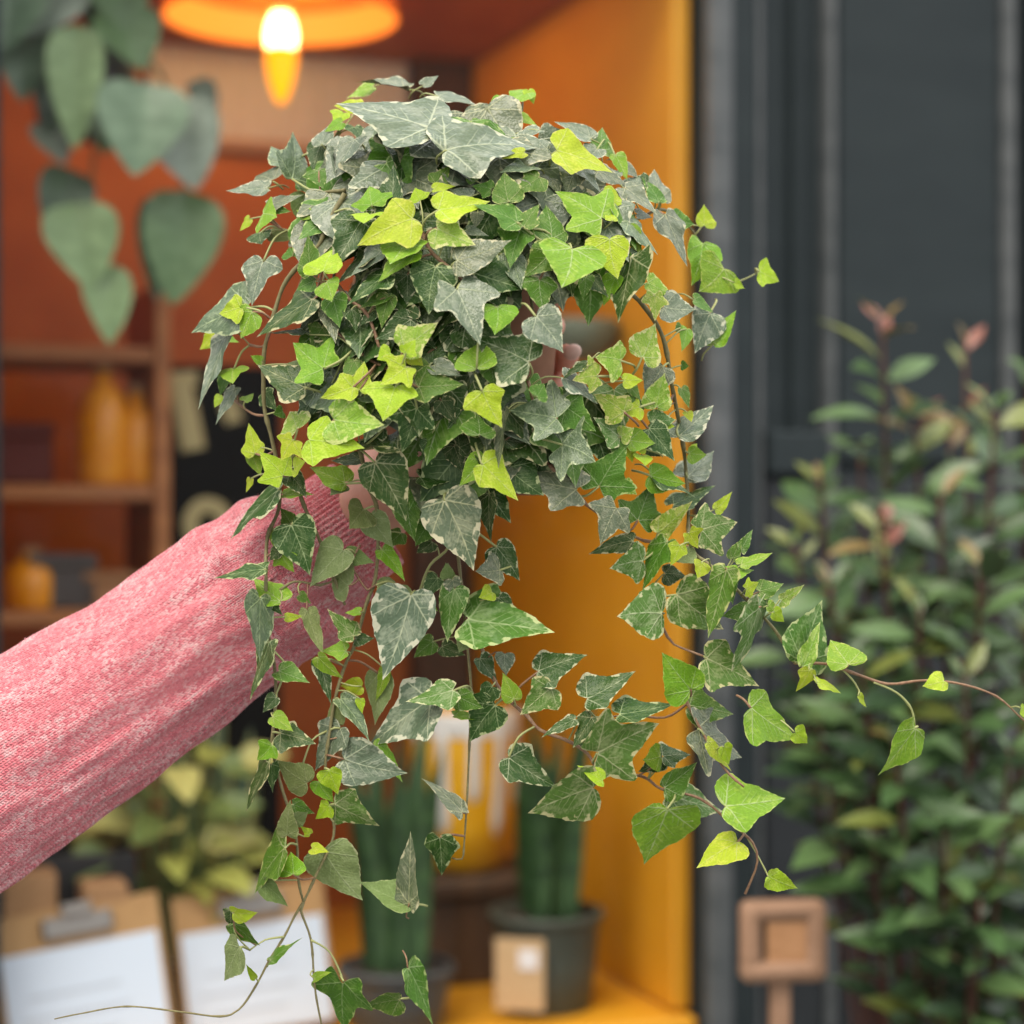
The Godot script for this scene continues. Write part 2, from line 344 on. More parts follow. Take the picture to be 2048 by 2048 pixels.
const LOBES := [[[1.0, 0.0], [0.19, 0.55], [-0.12, 0.26]], [[1.0, 0.0], [0.30, 0.42], [-0.06, 0.36]], [[1.0, 0.0], [0.31, 0.63], [-0.23, 0.30]], [[1.0, 0.0], [0.2, 0.28], [-0.06, 0.2]]]
const HEART := Vector2(0.14, 0.0)
const TEX := 176
var outlines := []
var breadth := []
var edges := []       # for each outline, the leaf-edge distance of every texture pixel
var veins := []
var leaf_relief := []
# base colour, mottling, margin (linear), share of mottling, width of margin, strength of veins, backlight, roughness
const KINDS := {
	"S": [[0.105, 0.145, 0.085], [0.185, 0.220, 0.150], [0.52, 0.52, 0.36], 0.45, 0.030, 0.60, 0.12, 0.30],  # older grey-green leaves, with sky sheen put into the base colour
	"D": [[0.036, 0.082, 0.017], [0.085, 0.128, 0.048], [0.55, 0.54, 0.34], 0.35, 0.035, 0.60, 0.15, 0.33],
	"G": [[0.080, 0.182, 0.019], [0.125, 0.228, 0.040], [0.50, 0.54, 0.24], 0.35, 0.022, 0.50, 0.30, 0.42],
	"M": [[0.185, 0.345, 0.022], [0.260, 0.410, 0.042], [0.48, 0.56, 0.16], 0.35, 0.016, 0.55, 0.50, 0.45],
	"L": [[0.400, 0.540, 0.026], [0.500, 0.600, 0.070], [0.60, 0.62, 0.16], 0.35, 0.014, 0.45, 0.60, 0.48],
	"V": [[0.100, 0.150, 0.085], [0.225, 0.270, 0.180], [0.66, 0.65, 0.48], 0.36, 0.048, 0.75, 0.20, 0.34],
	"W": [[0.095, 0.195, 0.038], [0.200, 0.285, 0.115], [0.62, 0.61, 0.36], 0.36, 0.045, 0.70, 0.30, 0.40],
	"Y": [[0.250, 0.400, 0.045], [0.400, 0.500, 0.120], [0.66, 0.64, 0.30], 0.42, 0.060, 0.55, 0.50, 0.45],
	"U": [[0.185, 0.245, 0.090], [0.220, 0.280, 0.115], [0.45, 0.46, 0.26], 0.40, 0.014, 0.30, 0.40, 0.60]}

func prepare_leaves() -> void:
	for s in HALVES.size():
		var c := Curve2D.new()
		c.bake_interval = 0.012
		var h: Array = HALVES[s]
		for i in h.size():
			var p := Vector2(h[i][0], h[i][1])
			var a := Vector2(h[maxi(i - 1, 0)][0], h[maxi(i - 1, 0)][1])
			var b := Vector2(h[mini(i + 1, h.size() - 1)][0], h[mini(i + 1, h.size() - 1)][1])
			var t := (b - a) / 6.0 if i > 0 and i < h.size() - 1 else Vector2.ZERO
			c.add_point(p, -t, t)
		var long := c.get_baked_length()
		var half := PackedVector2Array()
		for i in 29:
			half.append(c.sample_baked(long * i / 28.0))
		var all := PackedVector2Array()
		for i in 29:
			all.append(half[i])
		for i in range(27, 0, -1):
			all.append(Vector2(half[i].x, -half[i].y))
		outlines.append(all)
		var w := 0.0
		for p in half:
			w = maxf(w, p.y)
		breadth.append(w * 2.0)
		# distance to the edge by direction from the leaf's heart
		var reach := PackedFloat32Array()
		reach.resize(181)
		for k in 181:
			var dir := Vector2.from_angle(PI * k / 180.0)
			var best := 0.02
			for i in 28:
				var hit = Geometry2D.segment_intersects_segment(HEART, HEART + dir * 3.0, half[i] - Vector2(0, 0.0001), half[i + 1] - Vector2(0, 0.0001))
				if hit != null:
					best = maxf(best, HEART.distance_to(hit))
			reach[k] = best
		var lines := []
		for l in LOBES[s]:
			var tip := Vector2(l[0], l[1])
			lines.append([Vector2.ZERO, tip, 0.011])
			var count := 5 if l[1] == 0.0 else 3
			for i in count:
				var from := tip * (0.22 + 0.6 * i / count)
				var dir := tip.normalized()
				for side in [-1.0, 1.0]:
					lines.append([from, from + dir.rotated(side * 0.75) * (0.30 - 0.05 * i) * (1.0 if l[1] == 0.0 else 0.6), 0.006])
		var e := PackedFloat32Array()
		var v := PackedFloat32Array()
		e.resize(TEX * TEX)
		v.resize(TEX * TEX)
		for y in TEX:
			for x in TEX:
				var p := Vector2(x / (TEX - 1.0) * 1.4 - 0.35, absf(y / (TEX - 1.0) * 1.4 - 0.7))
				var q := p - HEART
				var i := y * TEX + x
				e[i] = (reach[clampi(int(q.angle() / PI * 180.0), 0, 180)] - q.length()) * 0.8
				if e[i] < -0.08:
					continue
				var bend := p + Vector2(noise.get_noise_2d(p.x * 200, y * 2.0), noise.get_noise_2d(y * 2.0 + 90, p.x * 200)) * 0.012
				var best := 0.0
				for l in lines:
					var a: Vector2 = l[0]
					var d: Vector2 = l[1] - a
					var t := clampf((bend - a).dot(d) / d.length_squared(), 0.0, 1.0)
					var off := (bend - a - d * t).length()
					var wide: float = l[2] * (1.15 - 0.7 * t)
					best = maxf(best, clampf(1.5 - off / wide, 0.0, 1.0) * (1.0 if l[2] > 0.01 else 0.55))
				v[i] = best
		edges.append(e)
		veins.append(v)
		var im := Image.create(TEX, TEX, false, Image.FORMAT_L8)
		for y in TEX:
			for x in TEX:
				var k := 0.55 - 0.35 * v[y * TEX + x] + 0.22 * noise.get_noise_2d(x * 7.0, y * 7.0)
				im.set_pixel(x, y, Color(k, k, k))
		leaf_relief.append(ImageTexture.create_from_image(im))

func leaf_material(kind: String, s: int, tint: int) -> StandardMaterial3D:
	var key := "ivy_leaf_%s%d_%d" % [kind, s, tint]
	if mats.has(key):
		return mats[key]
	var k: Array = KINDS[kind]
	var tex_key := "%s%d" % [kind, s]
	if not mats.has(tex_key):
		var base := Color(k[0][0], k[0][1], k[0][2])
		var spots := Color(k[1][0], k[1][1], k[1][2])
		var rim := Color(k[2][0], k[2][1], k[2][2])
		var pale := base.lerp(Color(0.66, 0.70, 0.46), 0.6)
		var bytes := PackedByteArray()
		bytes.resize(TEX * TEX * 3)
		var seed_at := float(tex_key.hash() % 977)
		for y in TEX:
			for x in TEX:
				var i := y * TEX + x
				var e: float = edges[s][i]
				if e < -0.08:
					continue
				var big := noise.get_noise_2d(x * 1.0 + seed_at, y * 1.6)
				var fine := noise.get_noise_2d(x * 6.0, y * 6.0 + seed_at)
				var share := clampf((big * 1.5 + fine * 0.5 + k[3] - 0.35) * 1.5, 0.0, 1.0)
				var c := base.lerp(spots, share)
				c = c * (1.0 + 0.16 * fine)
				c = c.lerp(pale, veins[s][i] * k[5] * 1.15)
				var ragged := noise.get_noise_2d(x * 1.9 + 40, y * 1.9 + seed_at)
				var margin := clampf((k[4] * (0.5 + 3.0 * ragged + 0.5 * fine) + 0.006 - e) * 45.0, 0.0, 1.0)
				c = c.lerp(rim, margin * 0.8)
				c = c.linear_to_srgb()
				bytes[i * 3] = int(clampf(c.r, 0, 1) * 255)
				bytes[i * 3 + 1] = int(clampf(c.g, 0, 1) * 255)
				bytes[i * 3 + 2] = int(clampf(c.b, 0, 1) * 255)
		mats[tex_key] = ImageTexture.create_from_image(Image.create_from_data(TEX, TEX, false, Image.FORMAT_RGB8, bytes))
	var tints := [Color(1, 1, 1), Color(0.93, 0.98, 0.88), Color(0.98, 0.95, 0.9)]
	var m := mat(key, tints[tint], k[7], 0.5 if kind in ["S", "V"] else 0.36)
	m.albedo_texture = mats[tex_key]
	m.heightmap_enabled = true
	m.heightmap_texture = leaf_relief[s]
	m.heightmap_scale = 0.07
	m.backlight_enabled = true
	m.backlight = Color(k[6], k[6], k[6] * 0.55)
	return m

func leaf_surface(s: int, long: float, wide: float, fold: float, droop: float, wave: float, seed_at: float, place := Transform3D.IDENTITY, rings := 6, st: SurfaceTool = null, base := 0) -> SurfaceTool:
	if st == null:
		st = SurfaceTool.new()
		st.begin(Mesh.PRIMITIVE_TRIANGLES)
	var o: PackedVector2Array = outlines[s]
	var n := o.size()
	var fat := [1.0 + 0.12 * sin(seed_at * 3.1), 1.0 - 0.12 * sin(seed_at * 3.1)]
	var sway := 0.16 * sin(seed_at * 1.7)
	for r in rings + 1:
		for i in (n if r > 0 else 1):
			var t := pow(float(r) / rings, 0.8)
			var edge := o[i]
			if i > 3 and i < n - 3 and absi(i - 28) > 1:
				edge += (edge - HEART).normalized() * 0.014 * sin(i * 1.9 + seed_at) * sin(i * 0.7 + seed_at * 2.0)
			var p: Vector2 = HEART + (edge - HEART) * t
			st.set_uv(Vector2((p.x + 0.35) / 1.4, (p.y + 0.7) / 1.4))
			var ang := (o[i] - HEART).angle()
			var y: float = p.y * fat[0 if p.y > 0.0 else 1]
			var h := fold * (sqrt(p.y * p.y + 0.004) - 0.063) - droop * (p.x * p.x * 0.8 + p.y * p.y * 0.5)
			h += wave * t * t * (sin(ang * 4.0 + seed_at) + 0.5 * sin(ang * 7.0 + seed_at * 2.3))
			st.add_vertex(place * Vector3(p.x * long, (y + sway * p.x * p.x) * long * wide, h * long))
	for r in rings:
		for i in n:
			var j := (i + 1) % n
			var a := base + 1 + (r - 1) * n
			var b := base + 1 + r * n
			if r == 0:
				for k in [base, b + j, b + i]:
					st.add_index(k)
			else:
				for k in [a + i, a + j, b + i, a + j, b + j, b + i]:
					st.add_index(k)
	return st

# how far the ivy stands forward of the pot's middle, by place in the picture
func ivy_depth(px: float, py: float) -> float:
	var dx := (px - 930.0) / 500.0
	var dy := (py - 690.0) / 560.0
	var dome := 0.115 * sqrt(maxf(0.0, 1.0 - dx * dx - dy * dy)) - 0.025
	var trail := 0.045 + 0.02 * sin(px * 0.006)
	if px > 1250.0:
		trail = 0.03 + 0.02 * sin(px * 0.005)
	return lerpf(dome, trail, smoothstep(850.0, 1150.0, py)) if py > 850.0 else dome

# ------------------------------------------------------------------ flesh
func flesh(bones: Array, cell: float, blend: float) -> ArrayMesh:
	# bones: [from, to, radius, radius]; their tapered capsules joined smoothly and meshed as surface nets
	var lo := Vector3.INF
	var hi := -Vector3.INF
	for b in bones:
		for k in 2:
			lo = lo.min(b[k] - Vector3.ONE * (b[2 + k] + blend + cell * 2.0))
			hi = hi.max(b[k] + Vector3.ONE * (b[2 + k] + blend + cell * 2.0))
	var n := Vector3i((hi - lo) / cell) + Vector3i.ONE * 2
	var field := PackedFloat32Array()
	field.resize(n.x * n.y * n.z)
	field.fill(1.0)
	for b in bones:
		var a: Vector3 = b[0]
		var d: Vector3 = b[1] - a
		var far: float = maxf(b[2], b[3]) + blend + cell * 2.0
		var l := Vector3i((a.min(b[1]) - Vector3.ONE * far - lo) / cell).clamp(Vector3i.ZERO, n - Vector3i.ONE)
		var h := Vector3i((a.max(b[1]) + Vector3.ONE * far - lo) / cell).clamp(Vector3i.ZERO, n - Vector3i.ONE)
		for z in range(l.z, h.z + 1):
			for y in range(l.y, h.y + 1):
				for x in range(l.x, h.x + 1):
					var p := lo + Vector3(x, y, z) * cell
					var t := clampf((p - a).dot(d) / d.length_squared(), 0.0, 1.0)
					var s: float = (p - a - d * t).length() - lerpf(b[2], b[3], t)
					var i := (z * n.y + y) * n.x + x
					var o := field[i]
					var k := clampf(0.5 + 0.5 * (o - s) / blend, 0.0, 1.0)
					field[i] = lerpf(o, s, k) - blend * k * (1.0 - k)
	var vertex := {}
	var st := SurfaceTool.new()
	st.begin(Mesh.PRIMITIVE_TRIANGLES)
	var count := 0
	var step := [1, n.x, n.x * n.y]
	for z in n.z - 1:
		for y in n.y - 1:
			for x in n.x - 1:
				var i := (z * n.y + y) * n.x + x
				var inside := 0
				for k in 8:
					if field[i + (k & 1) + ((k >> 1) & 1) * n.x + (k >> 2) * step[2]] < 0.0:
						inside += 1
				if inside == 0 or inside == 8:
					continue
				var sum := Vector3.ZERO
				var hits := 0
				for k in 8:
					for axis in 3:
						if k & (1 << axis):
							continue
						var va := field[i + (k & 1) + ((k >> 1) & 1) * n.x + (k >> 2) * step[2]]
						var k2 := k | (1 << axis)
						var vb := field[i + (k2 & 1) + ((k2 >> 1) & 1) * n.x + (k2 >> 2) * step[2]]
						if (va < 0.0) != (vb < 0.0):
							var at_k := Vector3(k & 1, (k >> 1) & 1, k >> 2)
							at_k[axis] += va / (va - vb)
							sum += at_k
							hits += 1
				vertex[i] = count
				count += 1
				var p := lo + (Vector3(x, y, z) + sum / hits) * cell
				st.set_uv(Vector2(p.x, p.y) * 10.0)
				st.add_vertex(p)
	for z in range(1, n.z - 1):
		for y in range(1, n.y - 1):
			for x in range(1, n.x - 1):
				var i := (z * n.y + y) * n.x + x
				for axis in 3:
					var f0 := field[i]
					var f1 := field[i + step[axis]]
					if (f0 < 0.0) == (f1 < 0.0):
						continue
					var u: int = step[(axis + 1) % 3]
					var v: int = step[(axis + 2) % 3]
					var q := [vertex[i], vertex[i - u], vertex[i - u - v], vertex[i - v]]
					if f0 < 0.0:
						q.reverse()
					for k in [0, 1, 2, 0, 2, 3]:
						st.add_index(q[k])
	st.generate_normals()
	return st.commit()

# ------------------------------------------------------------------ the scene
func _ready() -> void:
	rng.seed = 7
	noise.seed = 3
	noise.frequency = 0.02
	noise.fractal_octaves = 3
	camera_and_light()
	build_shop()
	build_window_things()
	build_outside_things()
	build_person()
	prepare_leaves()
	build_pothos()
	build_ivy()

func camera_and_light() -> void:
	var cam := Camera3D.new()
	cam.name = "camera"
	cam.position = EYE
	var lens := CameraAttributesPhysical.new()
	lens.frustum_focal_length = 45.71       # 24 mm frame height: 29.4 degrees
	lens.frustum_focus_distance = 1.145
	lens.exposure_aperture = 2.7
	lens.frustum_near = 0.05
	lens.frustum_far = 60.0
	cam.attributes = lens
	cam.current = true
	add_child(cam)
	var env := Environment.new()
	env.background_mode = Environment.BG_SKY
	var sky := Sky.new()
	var sm := ProceduralSkyMaterial.new()
	sm.sky_top_color = lin(1.02, 1.03, 1.04)
	sm.sky_horizon_color = lin(0.34, 0.345, 0.35)
	sm.sky_curve = 0.35
	sm.ground_bottom_color = lin(0.22, 0.22, 0.22)
	sm.ground_horizon_color = lin(0.30, 0.30, 0.30)
	sm.sun_angle_max = 0.0
	sky.sky_material = sm
	env.sky = sky
	env.tonemap_mode = Environment.TONE_MAPPER_LINEAR
	env.tonemap_exposure = 2.35
	env.sdfgi_enabled = true
	env.ssao_enabled = true
	env.ssil_enabled = true
	var we := WorldEnvironment.new()
	we.name = "environment"
	we.environment = env
	add_child(we)
	var sun := DirectionalLight3D.new()
	sun.name = "sun"
	sun.light_energy = 0.45
	sun.light_color = Color(1.0, 0.97, 0.92)
	sun.light_angular_distance = 40.0
	sun.shadow_enabled = true
	sun.rotation = Vector3(deg_to_rad(-58), deg_to_rad(-25), 0)
	add_child(sun)

# ------------------------------------------------------------------ shop front
func shop_box(called: String, parent: Node3D, m: Material, u0: float, u1: float, y0: float, y1: float, w0: float, w1: float, bevel := 0.004) -> MeshInstance3D:
	var o := part(called, block(u1 - u0, y1 - y0, w1 - w0, bevel), m, parent)
	o.position = shop((u0 + u1) / 2, (y0 + y1) / 2, (w0 + w1) / 2) - parent.position
	o.position = o.position.rotated(Vector3.UP, -parent.rotation.y)
	return o

const SILL := 0.88
const HEAD := 2.32

func build_shop() -> void:
	var ground := MeshInstance3D.new()
	ground.name = "pavement"
	ground.mesh = block(12, 0.1, 8, 0.002)
	ground.material_override = grain("pavement_stone", lin(0.12, 0.12, 0.118), lin(0.17, 0.168, 0.162), Vector2(9, 9), 0.8, 0.85, 0.1)
	ground.position = Vector3(0, -0.05, 0.4)
	ground.set_meta("kind", "structure")
	add_child(ground)

	var front := thing("shop_front", "dark slate painted shop front with an orange display window recess", "shop front", shop(0, 0, 0), YAW)
	var slate := grain("slate_paint", lin(0.017, 0.0245, 0.0275), lin(0.024, 0.033, 0.036), Vector2(5, 12), 0.9, 0.5, 0.05)
	slate.metallic_specular = 0.35
	var worn := grain("worn_slate_paint", lin(0.055, 0.063, 0.067), lin(0.115, 0.122, 0.126), Vector2(4, 14), 0.6, 0.5, 0.05)
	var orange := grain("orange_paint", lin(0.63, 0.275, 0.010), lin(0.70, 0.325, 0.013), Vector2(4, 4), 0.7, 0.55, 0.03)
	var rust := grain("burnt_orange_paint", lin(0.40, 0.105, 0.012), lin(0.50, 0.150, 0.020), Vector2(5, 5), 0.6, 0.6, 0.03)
	var dark_wood := grain("dark_wood", lin(0.055, 0.030, 0.016), lin(0.10, 0.055, 0.028), Vector2(14, 2), 0.5, 0.55, 0.05)
	var top := 3.0
	# pilaster: a worn outer stile, beads and a broad sunk panel
	var p := func(px: float) -> float: return shop_u(px, 0.0)
	shop_box("stile", front, slate, 0.0, p.call(1500), 0.0, top, -0.02, 0.10)
	shop_box("backing_board", front, slate, p.call(1500), 1.9, 0.0, top, 0.02, 0.10)
	shop_box("panel", front, slate, p.call(1680), p.call(2003), 1.62, top, 0.004, 0.021)
	var deep := grain("black_slate_paint", lin(0.010, 0.013, 0.016), lin(0.016, 0.020, 0.024), Vector2(5, 12), 0.9, 0.42, 0.05)  # darker tone than the slate above, on the lower panels only
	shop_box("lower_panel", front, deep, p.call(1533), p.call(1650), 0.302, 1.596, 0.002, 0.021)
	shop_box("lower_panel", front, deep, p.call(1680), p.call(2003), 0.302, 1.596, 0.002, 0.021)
	shop_box("plinth", front, slate, p.call(1500), 1.9, 0.0, 0.30, -0.03, 0.021)
	shop_box("rail", front, slate, p.call(1532), p.call(1652), 1.60, 1.66, -0.012, 0.021)
	shop_box("stile", front, slate, p.call(2048), 1.9, 0.30, top, -0.02, 0.021)
	for b in [[1397, 1450, 0.012, 0.0], [1502, 1530, 0.026, 0.3], [1590, 1612, 0.014, 0.3], [1652, 1678, 0.024, 0.3], [2005, 2040, 0.026, 0.3]]:
		var u0: float = p.call(b[0])
		var u1: float = p.call(b[1])
		var out: float = b[2]
		var wide := u1 - u0
		var section := PackedVector2Array([Vector2(0, 0), Vector2(wide * 0.06, out * 0.7), Vector2(wide * 0.28, out), Vector2(wide * 0.62, out), Vector2(wide * 0.94, out * 0.6), Vector2(wide, 0)])
		var back := 0.02 if b[0] < 1500 else -0.0195
		var o := part("moulding", prism(section, b[3], top), worn if b[0] != 1590 else slate, front)
		o.position = Vector3(u0, 0, back + 0.0005)
	# the orange recess behind the window
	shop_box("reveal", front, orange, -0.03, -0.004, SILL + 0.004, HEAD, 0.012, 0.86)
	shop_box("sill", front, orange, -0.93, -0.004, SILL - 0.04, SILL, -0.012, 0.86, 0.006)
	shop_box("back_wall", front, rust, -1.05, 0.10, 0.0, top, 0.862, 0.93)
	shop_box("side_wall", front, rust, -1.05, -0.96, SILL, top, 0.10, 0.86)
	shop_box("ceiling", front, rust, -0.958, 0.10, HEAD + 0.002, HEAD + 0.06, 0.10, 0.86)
	shop_box("corner_post", front, dark_wood, shop_u(835, 0.80), shop_u(948, 0.80), SILL + 0.002, HEAD, 0.80, 0.858)
	shop_box("window_frame", front, slate, -1.9, -0.905, 0.0, top, -0.02, 0.098)
	shop_box("window_head", front, slate, -0.903, -0.002, HEAD, top, -0.02, 0.098)
	shop_box("stall_riser", front, slate, -0.903, -0.002, 0.0, SILL - 0.042, 0.0, 0.098)
	var glass := StandardMaterial3D.new()
	glass.resource_name = "window_glass"
	glass.albedo_color = Color(0.1, 0.12, 0.12, 0.01)
	glass.transparency = BaseMaterial3D.TRANSPARENCY_ALPHA
	glass.roughness = 0.02
	glass.metallic_specular = 0.16
	shop_box("window_pane", front, glass, -0.902, -0.0035, SILL + 0.001, HEAD - 0.001, 0.004, 0.008, 0.0005)

# ------------------------------------------------------------------ things in the window
func strap_leaf(long: float, wide: float, lean: Vector3, twist: float) -> ArrayMesh:
	var rows := []
	var uvs := []
	for r in 13:
		var t := r / 12.0
		var w := wide * sin(PI * clampf(0.22 + 0.78 * t, 0, 1)) * 0.5 * (1.0 if t < 0.97 else 0.5)
		var mid := Vector3(0, long * t, 0) + lean * t * t * long
		var a := twist * t
		var row := PackedVector3Array()
		var uv := PackedVector2Array()
		for c in [-1.0, -0.5, 0.0, 0.5, 1.0]:
			row.append(mid + Vector3(cos(a), 0, sin(a)) * c * w + Vector3(-sin(a), 0, cos(a)) * c * c * w * 0.5)
			uv.append(Vector2(c * 0.5 + 0.5, t * long * 4.0))
		rows.append(row)
		uvs.append(uv)
	var st := grid(rows, uvs, false)
	st.generate_normals()
	return st.commit()

func strap_material(key: String, a: Color, b: Color, rim: Color, rim_wide: float) -> StandardMaterial3D:
	if mats.has(key):
		return mats[key]
	var im := Image.create(64, 128, false, Image.FORMAT_RGB8)
	for y in 128:
		for x in 64:
			var k := noise.get_noise_2d(x * 1.0, sin(TAU * y / 128.0) * 90.0 + cos(TAU * y / 128.0) * 60.0)
			var c := a.lerp(b, clampf(0.5 + k * 2.0, 0, 1))
			if absf(x - 31.5) / 32.0 > 1.0 - rim_wide:
				c = rim
			im.set_pixel(x, y, c)
	var m := mat(key, Color.WHITE, 0.45)
	m.albedo_texture = ImageTexture.create_from_image(im)
	m.backlight_enabled = true
	m.backlight = Color(0.1, 0.1, 0.05)
	return m

func snake_plant(where: Vector3, label: String, r: float, h: float, pot: Material, leaf: Material, leaves: Array, group := "") -> Node3D:
	var t := thing("snake_plant", label, "potted plant", where, YAW, group)
	part("pot", lathe(pot_profile(r * 0.8, r, h)), pot, t)
	part("soil", lathe([Vector2(r * 0.93, h * 0.9), Vector2(r * 0.5, h * 0.92), Vector2(0, h * 0.93)]), mat("soil", lin(0.035, 0.024, 0.017), 0.95), t)
	for l in leaves:
		var o := part("leaf", strap_leaf(l[2], l[3], Vector3(l[4], 0, l[5]), l[6]), leaf, t, Vector3(l[0], h * 0.9, l[1]), Vector3(0, l[7], 0))
		o.rotation.y = l[7]
	return t

func fan(n: int, r: float, lo: float, hi: float, wide: float) -> Array:
	var out := []
	for i in n:
		var a := TAU * i / n + rng.randf_range(-0.4, 0.4)
		var d := r * sqrt(rng.randf())
		out.append([cos(a) * d, sin(a) * d, rng.randf_range(lo, hi), wide * rng.randf_range(0.8, 1.15), cos(a) * 0.12 + rng.randf_range(-0.05, 0.05), sin(a) * 0.10, rng.randf_range(-0.6, 0.6), rng.randf_range(-0.7, 0.7)])
	return out

func clipboard(px0: float, px1: float, py_top: float, w: float, label: String, tilt: float) -> void:
	var a := shop_at(px0, py_top, w)
	var b := shop_at(px1, py_top, w)
	var wide := (b - a).dot(U)
	var high := a.y - SILL + 0.002
	var lean := 0.16
	var t := thing("clipboard", label, "clipboard", Vector3((a.x + b.x) / 2, SILL + 0.001, (a.z + b.z) / 2) - V * (sin(lean) * high * 0.5), YAW, "clipboards standing in the window")
	var body := Vector3(-lean, 0, 0)
	var wood := grain("clipboard_wood", lin(0.36, 0.20, 0.075), lin(0.46, 0.27, 0.11), Vector2(12, 3), 0.3, 0.6, 0.03)
	var long := high / cos(lean)
	var basis := Basis(Vector3(1, 0, 0), -lean) * Basis(Vector3(0, 0, 1), tilt)
	var put := func(o: Node3D, p: Vector3) -> void:
		o.transform = Transform3D(basis, basis * p + Vector3(0, 0.004, 0))
	put.call(part("board", block(wide, long, 0.004, 0.0015), wood, t), Vector3(0, long / 2, 0))
	var paper := mat("paper", lin(0.60, 0.68, 0.79), 0.85)
	put.call(part("paper", block(wide * 0.93, long - 0.05, 0.0012, 0.0003), paper, t), Vector3(0, (long - 0.05) / 2 + 0.004, 0.0032))
	# lines of print, too blurred to read
	for i in 7:
		put.call(part("print_line", block(wide * (0.55 + 0.1 * sin(i * 2.1)), 0.0035, 0.0004, 0.0001), mat("print_grey", lin(0.46, 0.50, 0.56), 0.9), t), Vector3(-wide * 0.06, long - 0.10 - i * 0.026, 0.0043))
	var metal := mat("clip_steel", lin(0.30, 0.28, 0.26), 0.45)
	metal.metallic = 0.8
	put.call(part("clip", block(wide * 0.42, 0.026, 0.010, 0.004), metal, t), Vector3(0, long - 0.022, 0.008))
	put.call(part("clip_lever", block(wide * 0.18, 0.016, 0.006, 0.002), metal, t), Vector3(0, long - 0.003, 0.016))

